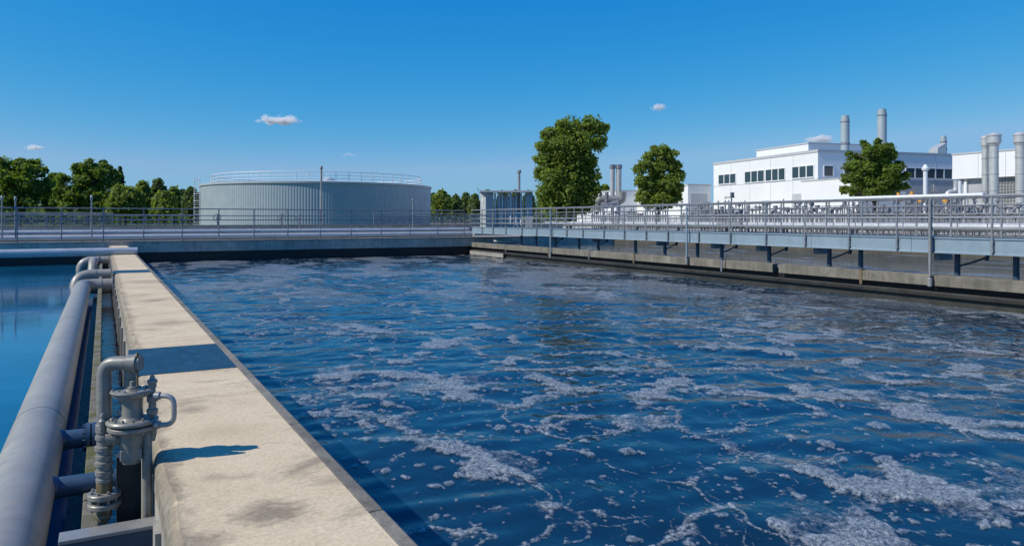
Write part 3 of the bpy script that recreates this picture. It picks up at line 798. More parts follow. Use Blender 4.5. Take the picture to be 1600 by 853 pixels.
def repeat_part(first, parent, n, step):
    base = first.location.copy()
    for k in range(1, n): copy_part(first, parent, base + Vector(step) * k)
repeat_part(MB().box((-36, 53.15, Z(-1.36)), (-35.86, 53.45, Z(-1.26))).build('pipe_cradle', M_galv, t), t, 21, (2.9, 0, 0))
t = thing('pipeline', 'blue grey upper pipe behind the bright pipe at the far wall', 'pipe', (-5, 55, Z(-1.35)))
MB().cyl((-70, 55, Z(-0.84)), (26, 55, Z(-0.84)), 0.17, 20).build('pipe_run', M_silver, t)
repeat_part(MB().box((-36, 54.85, Z(-1.36)), (-35.86, 55.15, Z(-0.97))).build('pipe_stand', M_galv, t), t, 21, (2.9, 0, 0))
t = thing('parapet', 'low dark concrete parapet behind the pipes in front of the round tank', 'wall', (0, 58.3, Z(-1.3)))
MB().box((-70, 58.0, Z(-1.36)), (37, 58.6, Z(-0.50))).build('wall_band', M_conc_grey, t)
MB().box((-70, 57.95, Z(-0.50)), (37, 58.7, Z(-0.40))).build('wall_coping', M_conc, t)
# denser railings behind
xl0, xl1 = xy(-60, d_of_y(-60, 60))[0], xy(176, d_of_y(176, 60))[0]
railing('railing', 'dense lighter railing at far left below the big round trees', (xl0, 60), (xl1, 60), Z(-0.95), Z(0.46), [Z(0.45), Z(0.12), Z(-0.2), Z(-0.5)], 0.82, 0.035, 0.04, M_galv)
railing('railing', 'second dense railing row at far left, just behind the front one', (xl0 - 4, 64), (xl1 + 6, 64), Z(-0.95), Z(0.36), [Z(0.35), Z(0.0), Z(-0.32)], 0.95, 0.03, 0.035, M_rail)
xr0, xr1 = xy(584, d_of_y(584, 60))[0], xy(748, d_of_y(748, 60))[0]
railing('railing', 'dense grey railing in front of the right side of the round tank', (xr0, 60), (xr1, 60), Z(-0.95), Z(0.50), [Z(0.49), Z(0.18), Z(-0.18)], 0.62, 0.032, 0.036, M_galv)
railing('railing', 'dense railing row right of the tank in front of the far trees', (xr0 + 1, 63), (xr1 + 2, 63), Z(-0.95), Z(0.30), [Z(0.29), Z(0.0), Z(-0.3)], 0.8, 0.03, 0.034, M_rail)
# marker poles with caps
def pole(px, ytop, ybot, d, r, label, mat=M_galv, cap=True, name='pole'):
    a = at(px, ybot, d); b_ = at(px, ytop, d)
    t = thing(name, label, 'pole', tuple(a))
    MB().cyl(a, b_, r, 10, r * 0.85).build('shaft', mat, t)
    if cap:
        MB().lathe(tuple(b_), [(r * 1.15, -0.04), (r * 1.45, 0.02), (r * 1.4, 0.16), (r * 0.8, 0.22), (0, 0.23)], 10).build('cap', mat, t)
    return t
pole(3, 312, 372, d_of_y(3, yr + .1), 0.05, 'bluish grey pole at the very left edge of the far railing')
pole(24, 313, 372, d_of_y(24, yr + .1), 0.05, 'bluish grey capped pole in front of the leftmost round tree')
pole(143, 311, 372, d_of_y(143, yr + .1), 0.05, 'bluish grey capped pole in front of the second round tree')
pole(502, 264, 352, 58, 0.085, 'tall thin pole in front of the middle of the round tank')
pole(645, 315, 356, 57, 0.045, 'short thin pole in front of the dark side of the tank')
pole(811, 270, 362, 57.5, 0.12, 'tall grey pole rising above the valve station at the bridge end')
# valve wheel spindles along the parapet
for px, d in ((340, 57), (440, 57), (468, 57)):
    a = at(px, 357, d); b_ = at(px, 334, d)
    t = thing('valve_spindle', {340: 'small valve wheel on a post near the tank ladder', 440: 'leftmost small valve post of the pair left of the tall pole', 468: 'small valve post just left of the tall thin pole'}[px], 'valve', tuple(a))
    MB().cyl(a, b_, 0.05, 8).build('stem', M_rail_dark, t)
    c_ = at(px, 340, d); fw = Vector((ST, CT, 0))
    mb = MB(); rt = Vector((CT, -ST, 0))
    pts = [c_ + rt * (0.28 * math.cos(k*PI/7)) + Vector((0, 0, 0.28 * math.sin(k*PI/7))) - fw * 0.1 for k in range(15)]
    mb.tube(pts, 0.03, 6, caps=False); mb.bar(pts[0], pts[7], 0.04, 0.04)
    mb.bar(pts[3], pts[10], 0.04, 0.04)
    mb.build('wheel', M_rail_dark, t)

# ------------------------------------------------------------------ round tank
a0, a1 = math.atan((313 - CX) / F), math.atan((673 - CX) / F)
ac, ha = (a0 + a1) / 2, (a1 - a0) / 2
TD = 106.0
tr = TD * math.sin(ha)
tcx, tcy = TD * math.sin(ac + TH), TD * math.cos(ac + TH)
ZT, ZB0 = Z(4.45), Z(-1.0)
t = thing('storage_tank', 'large round corrugated grey blue storage tank with railing on its roof', 'tank', (tcx, tcy, ZB0))
mb = MB(); nseg = 1120
vs = []; fs = []
for i in range(nseg):
    k = 2*PI*i/nseg; rr = tr - (0.02 if (i // 2) % 2 else 0.0)
    vs += [(tcx + rr*math.cos(k), tcy + rr*math.sin(k), ZB0), (tcx + rr*math.cos(k), tcy + rr*math.sin(k), ZT - 0.02)]
for i in range(nseg):
    j = (i + 1) % nseg; fs.append((2*i, 2*j, 2*j+1, 2*i+1))
mb.add(vs, fs); mb.build('shell', M_tank, t)
MB().lathe((tcx, tcy, ZT), [(tr + 0.03, -0.22), (tr + 0.12, -0.20), (tr + 0.14, 0.02), (tr + 0.05, 0.06), (tr * 0.5, 0.55), (0.5, 0.75), (0, 0.76)], 128).build('roof', M_tank_roof, t)
RR = tr * 0.915
zr = ZT + 0.10
mb = MB()
for hz, r_ in ((1.15, 0.05), (0.72, 0.035), (0.34, 0.035)):
    pts = [(tcx + RR*math.cos(2*PI*k/96), tcy + RR*math.sin(2*PI*k/96), zr + hz) for k in range(97)]
    mb.tube(pts, r_, 6, caps=False)
ro = mb.build('roof_railing', M_whitepipe, t)
pm = MB().cyl((0, 0, 0), (0, 0, 1.15), 0.045, 6).build('post', M_whitepipe, ro, local=True)
for k in range(56):
    loc = Vector((tcx + RR*math.cos(2*PI*k/56), tcy + RR*math.sin(2*PI*k/56), zr)) - Vector((tcx, tcy, ZB0))
    if k == 0: pm.location = loc
    else: copy_part(pm, ro, loc)
mb = MB(); c_ = Vector((tcx + 2, tcy + 3, ZT + 0.5)); mb.lathe(tuple(c_), [(0.9, 0), (0.9, 0.7), (0.5, 1.0), (0, 1.05)], 16); mb.build('roof_vent', M_tank_roof, t)
# ladder with cage at the left edge
la = ac + TH - ha * 0.985
lp = Vector((tcx, tcy, 0)) + Vector((-math.cos(ac + TH), math.sin(ac + TH), 0)) * (tr + 0.35) + Vector((-math.sin(ac+TH), -math.cos(ac+TH), 0)) * 1.5
mb = MB(); side = Vector((CT, -ST, 0))
for s_ in (-0.35, 0.35):
    mb.cyl(lp + side * s_ + Vector((0, 0, ZB0)), lp + side * s_ + Vector((0, 0, ZT + 1.0)), 0.05, 6)
for k in range(22):
    z = ZB0 + 0.3 + k * 0.29; mb.cyl(lp - side * 0.35 + Vector((0, 0, z)), lp + side * 0.35 + Vector((0, 0, z)), 0.025, 6)
for k in range(6):
    z = ZB0 + 1.6 + k * 0.9
    mb.tube([lp + side * (0.42 * math.cos(a)) + Vector((-side.y, side.x, 0)) * (-0.5 * math.sin(a)) + Vector((0, 0, z)) for a in [PI * j / 8 for j in range(9)]], 0.03, 6)
mb.build('ladder', M_whitepipe, t)

# ------------------------------------------------------------------ bridge on the right
t = thing('walkway_bridge', 'long grey blue steel walkway bridge with railings along the right side of the basin', 'bridge', (BN.x, BN.y, Z(-2.7)))
B0 = BN - BDIR * 9.0; B1 = BF + BDIR * 1.6
BW = 1.5
def bp_(s_, off, rel): return B0 + BDIR * s_ + BPERP * off + Vector((0, 0, Z(rel)))
BL = (B1 - B0).length
# front fascia: I-beam face with flanges
def prism_along(mb, prof, s0, s1):
    vs = [bp_(s_, o_, z_) for s_ in (s0, s1) for (o_, z_) in prof]
    n = len(prof)
    mb.add(vs, [tuple(range(n))[::-1], tuple(range(n, 2*n))] + [(i, (i+1) % n, n + (i+1) % n, n + i) for i in range(n)])
for off, sgn in ((0.0, 1), (BW, -1)):
    mb = MB(); k = 0; s_ = 0.0
    prof = [(0, -0.56), (0.0, -0.60), (0.035, -0.62), (0.035, -1.0), (0.0, -1.02), (0.0, -1.06), (0.14, -1.06), (0.14, -0.56)]
    prof = [(off + sgn * o_, z_) for o_, z_ in prof]
    while s_ < BL - 0.1:
        e = min(BL, s_ + 4.1); prism_along(mb, prof, s_, e - 0.012); s_ = e
    mb.build('edge_beam', M_blue, t)
mb = MB(); prism_along(mb, [(0.145, -0.60), (0.145, -0.66), (BW - 0.145, -0.66), (BW - 0.145, -0.60)], 0, BL); mb.build('deck', M_galv, t)
# railing posts
mbp = MB(); mbp.cyl((0, 0, 0), (0, 0, 1.70), 0.033, 12).cyl((0, 0, -0.05), (0, 0, 0.0), 0.018, 10).box((-0.022, -0.040, 0.05), (0.034, 0.040, 0.12)).box((-0.022, -0.040, 0.32), (0.034, 0.040, 0.38))
first = mbp.build('railing_post', M_rail, t, local=True)
rootb = ORG[t.name]
sref = (BN + BDIR * 0).y
px_front = [1650, 1550, 1455, 1401, 1326, 1257.5, 1196, 1140.5, 1091, 1043, 1009, 975, 943, 910, 885, 860, 838, 815, 790, 770, 753]
placed = False
def s_of_px(px, off):
    # intersection of the view ray through column px with the bridge line offset by off
    dx, dy = xy(px, 1.0)
    P = B0 + BPERP * off
    det = dx * (-BDIR.y) + BDIR.x * dy
    return (dy * P.x - dx * P.y) / (dx * (-BDIR.y) + dy * BDIR.x) * -1 if False else ((dx * P.y - dy * P.x) / (dy * BDIR.x - dx * BDIR.y))
sv = [1.0, 3.4] + [s_of_px(p_, -0.035) for p_ in px_front]
for i, s_ in enumerate(sv):
    loc = bp_(s_, -0.034, -1.0) - rootb
    if i == 0: first.location = loc; first.rotation_euler = (0, 0, -math.atan2(BDIR.x, BDIR.y))
    else:
        c = copy_part(first, t, loc)
mbp = MB(); mbp.cyl((0, 0, 0), (0, 0, 1.26), 0.03, 12).cyl((0, 0, 0), (0, 0, 0.04), 0.06, 12)
fp = mbp.build('railing_post', M_rail, t, local=True)
px_back = [1565, 1486, 1432, 1347, 1291, 1220.6, 1167, 1114, 1065, 1025, 990, 958, 925, 897, 870, 846, 825, 803, 783, 765]
for i, s_ in enumerate([1.5, 4.0] + [s_of_px(p_, BW - 0.06) for p_ in px_back]):
    loc = bp_(s_, BW - 0.06, -0.56) - rootb
    if i == 0: fp.location = loc
    else: copy_part(fp, t, loc)
for off, rs in ((-0.034, ((0.70, 0.036), (0.43, 0.018), (0.05, 0.028), (-0.28, 0.028))), (BW - 0.06, ((0.70, 0.034), (0.44, 0.022), (0.08, 0.024), (-0.26, 0.024)))):
    for z_, r_ in rs:
        MB().cyl(bp_(0, off, z_), bp_(BL, off, z_), r_, 10).build('rail', M_rail, t)
# legs under the bridge, with bracket boxes and struts
for i, px in enumerate((1588, 1496, 1345, 1296, 1202, 1128, 1090, 1039, 993, 935, 905, 868, 838, 815)):
    s_ = s_of_px(px, 0.75)
    MB().cyl(bp_(s_, 0.75, -1.03), bp_(s_, 0.75, -3.2), 0.085, 14).cyl(bp_(s_, 0.75, -1.09), bp_(s_, 0.75, -1.03), 0.16, 14).build('leg', M_navy, t)
for i, px in enumerate((1496, 1296, 1202, 1128, 1039, 935, 868)):
    s_ = s_of_px(px, 0.75)
    o = MB().box((-0.10, -0.55, -0.12), (0.10, 0.10, 0.11)).build('bracket', M_blue, t, local=True)
    o.location = bp_(s_ + 0.75, 0.95, -1.215) - rootb; o.rotation_euler = (0, 0, -math.atan2(BDIR.x, BDIR.y) + PI / 2)
    MB().tube([bp_(s_ + 0.05, 0.75, -1.50), bp_(s_ - 0.45, 0.72, -1.36), bp_(s_ - 0.95, 0.70, -1.16)], 0.032, 8, 0.3, 5).bar(bp_(s_ - 1.0, 0.70, -1.03), bp_(s_ - 0.95, 0.70, -1.26), 0.12, 0.05).build('strut', M_navy, t)
mb = MB(); prism_along(mb, [(0.5, -0.662), (0.5, -1.04), (0.62, -1.04), (0.62, -0.662)], 0, BL); mb.build('under_beam', M_navy, t)

# concrete launder (weir) along the basin edge below the bridge
t = thing('weir_wall', 'pale concrete weir beam in segments above a dark wet ledge along the right water edge', 'wall', (BN.x, BN.y, Z(-2.7)))
cuts = [s_of_px(p_, 0.0) for p_ in (1452, 1345, 1208, 1134, 993, 858, 790)]
edges = [0.0] + cuts + [BL]
for a_, b_ in zip(edges[:-1], edges[1:]):
    gap = 0.02
    mb = MB(); prism_along(mb, [(-0.02, -1.77), (0.26, -1.745), (0.26, -2.10), (-0.02, -2.10)], a_ + gap, b_ - (0.30 if abs(b_ - cuts[2]) < 0.01 else gap))
    mb.build('weir_beam', M_weir, t, bevel=0.012)
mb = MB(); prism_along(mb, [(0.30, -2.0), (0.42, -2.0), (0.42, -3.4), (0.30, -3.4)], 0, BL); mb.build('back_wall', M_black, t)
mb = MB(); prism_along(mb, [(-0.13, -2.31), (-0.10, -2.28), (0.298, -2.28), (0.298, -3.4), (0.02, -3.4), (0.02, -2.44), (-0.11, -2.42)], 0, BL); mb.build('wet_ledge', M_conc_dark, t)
s9 = s_of_px(790, 0)
mb = MB(); prism_along(mb, [(-0.20, -2.38), (-0.133, -2.38), (-0.133, -2.66), (-0.20, -2.66)], s9, BL); mb.build('pale_sill', M_conc, t)
for i, px in enumerate((1345, 1127, 990, 920, 857, 790)):
    s_ = s_of_px(px, -0.04)
    MB().bar(bp_(s_, -0.035, -1.74), bp_(s_, -0.035, -2.24), 0.10, 0.025, BPERP).bar(bp_(s_, -0.05, -1.738), bp_(s_, 0.24, -1.738), 0.10, 0.02).build('strap', M_rust if i % 2 == 0 else M_rail_dark, t)
# gauge pipes clamped to the bridge, reaching the weir
for i, (px, y1, lab) in enumerate(((1453, 447, 'vertical galvanised pipe clamped to the bridge, nearest one, ending at the weir beam'), (1073, 413, 'vertical pale blue pipe clamped to the middle of the bridge'), (860, 403, 'vertical thin pipe near the far end of the bridge'))):
    s_ = s_of_px(px, -0.13); p_ = bp_(s_, -0.13, 0)
    dd = p_.x * ST + p_.y * CT
    zt_, zb_ = Z(0.62), EYE - (y1 - HY) * dd / F
    g = thing('gauge_pipe', lab, 'pipe', (p_.x, p_.y, zb_))
    MB().cyl((p_.x, p_.y, zb_), (p_.x, p_.y, zt_), 0.045, 14).build('tube', M_blue if i else M_galv, g)
    MB().lathe((p_.x, p_.y, zb_), [(0.05, -0.02), (0.075, 0.0), (0.08, 0.25), (0.05, 0.30)], 14).build('sleeve', M_galv, g)
    MB().bar((p_.x - 0.09, p_.y, zb_ + 0.32), (p_.x + 0.14, p_.y, zb_ + 0.32), 0.12, 0.04).build('clamp', M_galv, g)

# ------------------------------------------------------------------ valve station at the far end of the bridge
SD = 56.5
o3 = at(751, 343, SD); o3.z = 0
SX = Vector((CT, -ST, 0)); 
g = thing('valve_station', 'blue grey cabinets joined by a roof slab at the far end of the bridge', 'cabinet', tuple(at(790, 356, SD + 0.5)))
P = lambda px, dd: Vector((*xy(px, SD + dd), 0))
def cab(name, px0, px1, d0, d1, z0, z1, mat):
    a, b_, c, d = P(px0, d0), P(px1, d0), P(px1, d1), P(px0, d1)
    vs = [Vector((p.x, p.y, z)) for z in (z0, z1) for p in (a, b_, c, d)]
    return MB().add(vs, [(3,2,1,0),(4,5,6,7),(0,1,5,4),(1,2,6,5),(2,3,7,6),(3,0,4,7)]).build(name, mat, g)
# left cabinet with a corner towards the camera
def prism_poly(mb, pts, z0, z1):
    n = len(pts); vs = [(p.x, p.y, z) for z in (z0, z1) for p in pts]
    mb.add(vs, [tuple(range(n))[::-1], tuple(range(n, 2*n))] + [(i, (i+1) % n, n + (i+1) % n, n + i) for i in range(n)]); return mb
zb, zt = Z(-0.62), Z(2.04)
cl = prism_poly(MB(), [P(759, -0.4), P(771, 0.0), P(762, 0.9), P(750.5, 0.4)], zb, zt).build('cabinet', M_cab, g)
c1, c2 = P(752.5, 0.18), P(755, 0.02); zl = Z(1.45)
f_ = (P(759, -0.4) - P(750.5, 0.4)).normalized(); nrm = Vector((-f_.y, f_.x, 0)); nrm = nrm if nrm.dot(Vector((-ST, -CT, 0))) > 0 else -nrm
pc = P(754.8, -0.005) + nrm * 0.03
mb = MB(); vs = [pc + f_ * a_ + Vector((0, 0, Z(1.30) + b_)) for a_, b_ in ((-0.07, 0), (0.07, 0), (0.07, 0.26), (-0.07, 0.26))]; mb.add(vs, [(0, 1, 2, 3)]); mb.build('notice_plate', M_label_white, cl)
cab('cabinet', 820.5, 832, 0.2, 1.0, zb, Z(1.98), M_cab)
cab('roof_slab', 749.5, 833, -0.5, 1.2, Z(2.042), Z(2.16), M_cab)
cab('back_panel', 776, 812, 1.0, 1.12, Z(0.6), Z(1.80), M_white)
cab('equipment_block', 772, 812, 0.35, 0.9, zb, Z(0.60), M_grey)
for i, px in enumerate((773.5, 777.5, 780, 785, 789.5, 794, 798, 802, 806.5, 814, 817.5)):
    zt_ = Z(1.98 - 0.25 * (i % 3 == 1)); a = P(px, 0.25 + 0.1 * (i % 2))
    MB().cyl((a.x, a.y, Z(-0.4)), (a.x, a.y, zt_), 0.05 + 0.03 * (i % 3 == 0), 8).build('riser_pipe', (M_whitepipe, M_silver, M_whitepipe)[i % 3], g)
mb = MB()
for i, px in enumerate((779, 783.5, 796, 809)):
    a = P(px, 0.15); mb.lathe((a.x, a.y, Z(1.72 + 0.1 * (i % 2))), [(0.0, 0.12), (0.10, 0.14), (0.11, 0.26), (0.0, 0.3)], 10)
mb.build('lamp_fitting', M_whitepipe, g)
# low pale pipe under the bridge end
t = thing('low_pipe', 'short pale blue pipe under the far end of the bridge', 'pipe', tuple(at(772, 377, 55)))
MB().cyl(at(772, 377, 54.8), at(816, 378, 54.2), 0.10, 14).build('pipe_run', M_silver, t)

# ------------------------------------------------------------------ right-hand yard beyond the second basin
t = thing('second_basin_wall', 'beige topped concrete edge wall of the second basin behind the bridge', 'wall', (38.6, 20, Z(-3.4)))
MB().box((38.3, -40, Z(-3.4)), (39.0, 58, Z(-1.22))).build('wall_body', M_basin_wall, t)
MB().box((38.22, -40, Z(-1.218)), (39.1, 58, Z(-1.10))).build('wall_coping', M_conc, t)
mb = MB(); mb.box((27.5, 57.0, Z(-3.4)), (38.29, 57.6, Z(-1.15)))
tag(mb.build('basin_end_wall', M_conc), 'end wall of the second basin behind the valve station', 'wall')
t = thing('white_pipeline', 'thick silver pipe lying low along the ground beyond the second basin', 'pipe', (39.8, 20, Z(-0.9)))
MB().cyl((39.9, -30, Z(-0.42)), (39.9, 66, Z(-0.42)), 0.24, 20).build('pipe_run', M_silver, t)
repeat_part(MB().box((39.75, 4, Z(-1.0)), (40.05, 4.2, Z(-0.64))).build('pipe_cradle', M_galv, t), t, 12, (0, 5.2, 0))
t = thing('white_pipeline', 'raised white pipe on trestles in front of the large white building', 'pipe', (41, 30, Z(-0.95)))
ya = xy(1452, d_of_x(1452, 41))[1]; yb = xy(1275, d_of_x(1275, 41))[1]
MB().cyl((41, ya - 3, Z(1.27)), (41, yb, Z(1.27)), 0.15, 18).build('pipe_run', M_whitepipe, t)
for k in range(6):
    y = ya - 2 + (yb - ya + 1) * k / 5
    MB().cyl((41, y, Z(-1.0)), (41, y, Z(1.13)), 0.05, 8).build('trestle', M_galv, t)
railing('railing', 'grey railing on the far edge of the second basin', (38.5, -4), (38.5, 57), Z(-1.10), Z(0.30), [Z(0.29), Z(-0.1), Z(-0.45)], 1.5, 0.028, 0.03, M_rail)
railing('railing', 'dense grey railing along the yard between the pipes and the building', (47, -6), (47, 66), Z(-1.0), Z(0.34), [Z(0.33), Z(0.0), Z(-0.35)], 0.8, 0.03, 0.034, M_galv)
railing('railing', 'railing crossing the yard in front of the two trees', (29.5, 62), (52, 60), Z(-1.0), Z(0.42), [Z(0.41), Z(0.08), Z(-0.25)], 0.75, 0.03, 0.034, M_rail)
# valve manifolds in the yard
def manifold(px, d, n, lab, grp='pipe manifolds standing in the yard behind the bridge'):
    c = at(px, 343, d); c.z = Z(-1.0)
    g = thing('pipe_manifold', lab, 'pipes', tuple(c), group=grp)
    dr = Vector((0.12, 1, 0)).normalized()
    n = int(n * 1.5); sp_ = 0.40; L = n * sp_
    for z_, r_ in ((Z(-0.35), 0.13), (Z(0.30), 0.09)):
        MB().cyl(c - dr * L/2 + Vector((0, 0, z_ - c.z)), c + dr * L/2 + Vector((0, 0, z_ - c.z)), r_, 12).build('header_pipe', M_galv if r_ > 0.1 else M_rail, g)
    rr = random.Random(int(px))
    for k in range(n):
        p = c + dr * (-L/2 + (k + 0.5) * sp_)
        hgt = rr.choice((0.55, 0.75, 0.95, 1.3))
        mb = MB(); mb.cyl(p, p + Vector((0, 0, 0.95 + hgt)), 0.05, 8)
        if rr.random() < 0.6: mb.lathe(tuple(p + Vector((0, 0, 0.95 + hgt))), [(0.05, -0.05), (0.16, -0.04), (0.16, 0.02), (0.05, 0.04), (0.03, 0.16)], 10)
        else: mb.box(tuple(p + Vector((-0.12, -0.1, 0.75 + hgt))), tuple(p + Vector((0.12, 0.1, 1.0 + hgt))))
        mb.cyl(p + Vector((0.0, 0, 0.6)), p + Vector((0.6, 0, 0.6)), 0.04, 8)
        mb.build('valve_riser', (M_rail, M_rail_dark, M_rail_dark)[rr.randrange(3)], g)
    return g
for px, d, n, lab in ((1568, 50, 9, 'pipe manifold under the rightmost vent pipes'), (1500, 52, 9, 'pipe manifold left of the pair of vent pipes'), (1440, 54, 9, 'pipe manifold near the orange actuators'), (1375, 55, 10, 'pipe manifold in front of the bushy yard tree'), (1300, 56, 10, 'pipe manifold in front of the corner of the white building'), (1225, 58, 10, 'pipe manifold in front of the garage door'), (1160, 60, 10, 'pipe manifold below the leftmost windows of the white building'), (1095, 62, 10, 'pipe manifold in front of the grey block'), (1010, 66, 11, 'pipe manifold in front of the rounded yard tree'), (945, 68, 9, 'pipe manifold in front of the twin stacks')):
    manifold(px, d, n, lab)
for px, d, n, lab in ((1535, 45, 8, 'nearest pipe manifold, in front of the base of the vent stacks'), (1470, 47, 8, 'nearer pipe manifold right of the white vent pipe'), (1400, 48, 8, 'nearer pipe manifold right of the bushy yard tree'), (1335, 49, 8, 'nearer pipe manifold left of the bushy yard tree'), (1260, 51, 8, 'nearer pipe manifold in front of the garage door'), (1190, 53, 8, 'nearer pipe manifold under the middle window strip'), (1125, 55, 8, 'nearer pipe manifold beside the sensor mast')):
    manifold(px, d, n, lab)
for px, py, lab in ((1404, 310, 'leftmost orange actuator behind the bridge rail'), (1425, 308, 'topmost orange actuator behind the bridge rail'), (1440, 313, 'small orange actuator between two others'), (1480, 312, 'rightmost orange actuator, set apart by a pipe')):
    c = at(px, py, 56); c2_ = c.copy(); c2_.z = Z(-1.0)
    g = thing('valve_actuator', lab, 'actuator', tuple(c2_), group='orange actuators')
    MB().cyl(c2_, c - Vector((0, 0, 0.2)), 0.06, 8).build('stem', M_galv, g)
    MB().box(tuple(c - Vector((0.3, 0.18, 0.22))), tuple(c + Vector((0.3, 0.18, 0.2)))).cyl(c + Vector((0, 0, 0.2)), c + Vector((0, 0, 0.42)), 0.13, 10).build('housing', M_orange, g, bevel=0.04)
# dark hedge of machines behind manifolds is left to the building shade
# sensor mast, goosenecks and small vents
def mast():
    a, b_ = at(1143, 330, 62), at(1143, 303, 62)
    g = thing('sensor_mast', 'small sensor mast with a side arm in front of the white facade', 'mast', tuple(a))
    MB().cyl(a, b_, 0.06, 8).build('shaft', M_rail_dark, g)
    MB().cyl(at(1133, 308.5, 62), at(1148, 308.5, 62), 0.04, 8).cyl(at(1133, 308.5, 62), at(1133, 311, 62), 0.04, 8).build('arm', M_rail_dark, g)
    h = at(1144, 304.5, 62); MB().box(tuple(h - Vector((0.15, 0.1, 0.2))), tuple(h + Vector((0.15, 0.1, 0.2)))).build('sensor_head', M_rail_dark, g, bevel=0.03)
mast()
g = thing('vent_pipe', 'slim white vent pipe with a small head in front of the shaded facade', 'vent pipe', tuple(at(1446, 335, 58)))
MB().cyl(at(1446, 335, 58), at(1446, 266, 58), 0.16, 12).build('shaft', M_whitepipe, g)
h = at(1446, 266, 58); MB().lathe(tuple(h), [(0.16, -0.05), (0.26, 0.0), (0.28, 0.15), (0.15, 0.3), (0.1, 0.42), (0, 0.44)], 12).build('head', M_whitepipe, g)
g = thing('vent_pipe', 'short gooseneck pipe beside the pair of tall vents', 'vent pipe', tuple(at(1489, 335, 58)))
MB().tube([at(1480, 335, 58), at(1480, 300, 58), at(1494, 300, 58), at(1494, 282, 58)], 0.2, 12, 0.4, 6).build('pipe_run', M_silver, g)
MB().tube([at(1500, 312, 57), at(1500, 283, 57)], 0.13, 12).build('branch_leg', M_whitepipe, g)
g = thing('vent_pipe', 'tiny bracketed vent with a valve left of the gooseneck', 'vent pipe', tuple(at(1460, 335, 58)))
MB().cyl(at(1461, 335, 58), at(1459, 288, 58), 0.08, 8).cyl(at(1455, 299, 58), at(1464, 300, 58), 0.09, 8).build('shaft', M_galv, g)

# ------------------------------------------------------------------ tall vent pipes in front of the right block
def vent(px, ytop, d, w, cap_w, lab, dome=True):
    r = w * d / F / 2; rc = cap_w * d / F / 2
    a, b_ = at(px, 352, d), at(px, ytop, d)
    g = thing('vent_stack', lab, 'vent stack', (a.x, a.y, Z(-1.0)), group='silver vent stacks')
    hc = 0.85
    MB().cyl((a.x, a.y, Z(-1.0)), (a.x, a.y, b_.z - hc - 0.25), r, 22).build('shaft', M_silver, g)
    MB().lathe((a.x, a.y, b_.z - hc), [(r, -0.28), (rc * 0.9, -0.02), (rc, 0.0), (rc, hc * 0.62), (rc * 1.08, hc * 0.64), (rc * 1.08, hc * 0.72), (rc * 0.8, hc * 0.86), (rc * 0.25, hc), (0, hc)], 22).build('cap', M_silver, g)
    mb = MB(); z = Z(1.0)
    while z < b_.z - hc - 0.6:
        mb.lathe((a.x, a.y, z), [(r, -0.04), (r + 0.035, -0.03), (r + 0.035, 0.03), (r, 0.04)], 22); z += 1.3
    mb.build('joint_bands', M_silver, g)
vent(1539.5, 211, 60, 9.5, 13, 'slimmer silver vent stack, left one of the touching pair')
vent(1553, 207, 59, 13, 20, 'thicker silver vent stack with a wide cap, right one of the pair')
vent(1594, 206, 59, 13, 19, 'silver vent stack by itself at the right edge')

# ------------------------------------------------------------------ large white building
CD = 75.0
C0 = Vector((*xy(1278, CD), 0)); C1 = Vector((*xy(1115, CD * 109 / 88.0), 0))
uax = (C1 - C0).normalized(); ULEN = (C1 - C0).length
vax = Vector((uax.y, -uax.x, 0))
if vax.dot(Vector((CT, -ST, 0))) < 0: vax = -vax
rotb = math.atan2(vax.y, vax.x)          # local x = along the right facade, local y = along the left facade
g = thing('white_building', 'large white flat roofed plant building with window strips and roof chimneys', 'building', (C0.x, C0.y, Z(-1.0)), rotb)
HB = 7.74
def loc_of(px, d):
    p = Vector((*xy(px, d), 0)) - C0
    return p.dot(vax), p.dot(uax)
VL = 34.0
o = MB().box((0, 0, 0), (VL, ULEN, HB)).build('wall', M_white, g, local=True)
MB().box((-0.06, -0.06, HB + 0.003), (VL, ULEN + 0.06, HB + 0.28)).build('roof_edge', M_grey, g, local=True)
# panel joints as thin raised strips
mb = MB()
for z_ in (2.9, 5.06):
    mb.box((-0.02, 0.0, z_), (-0.002, ULEN, z_ + 0.05)); mb.box((0, -0.02, z_), (VL, -0.002, z_ + 0.05))
for k in range(1, 5): mb.box((-0.018, ULEN * k / 5.0, 0.0), (-0.003, ULEN * k / 5.0 + 0.04, HB))
for k in range(1, 7): mb.box((k * 5.0, -0.018, 5.12), (k * 5.0 + 0.04, -0.003, HB))
mb.build('panel_joint', M_grey, g, local=True)
def lw(px, axis):       # local coordinate along the facade where the sight line of column px meets it
    dx, dy = xy(px, 1.0)
    D_ = uax if axis == 'u' else vax
    return (dx * C0.y - dy * C0.x) / (dy * D_.x - dx * D_.y)
def window_u(px0, px1, z0, z1, n):
    a, b_ = sorted((lw(px0, 'u'), lw(px1, 'u')))
    fr = MB()
    fr.box((-0.10, a, z0 - 0.10), (-0.003, b_, z0)); fr.box((-0.06, a, z1), (-0.003, b_, z1 + 0.06))
    for k in range(n + 1):
        y = a + (b_ - a) * k / n; w = 0.07 if k not in (0, n) else 0.05
        fr.box((-0.06, y - w, z0), (-0.003, y + w, z1))
    f = fr.build('window', M_window_frame, g, local=True)
    MB().box((-0.025, a + 0.05, z0), (-0.004, b_ - 0.05, z1)).build('pane', M_glass, f, local=True)
window_u(1123, 1150, 5.32, 6.40, 3)
window_u(1164, 1194.5, 5.25, 6.46, 3)
window_u(1196.5, 1227, 5.25, 6.46, 3)
window_u(1238, 1272, 5.32, 6.46, 3)
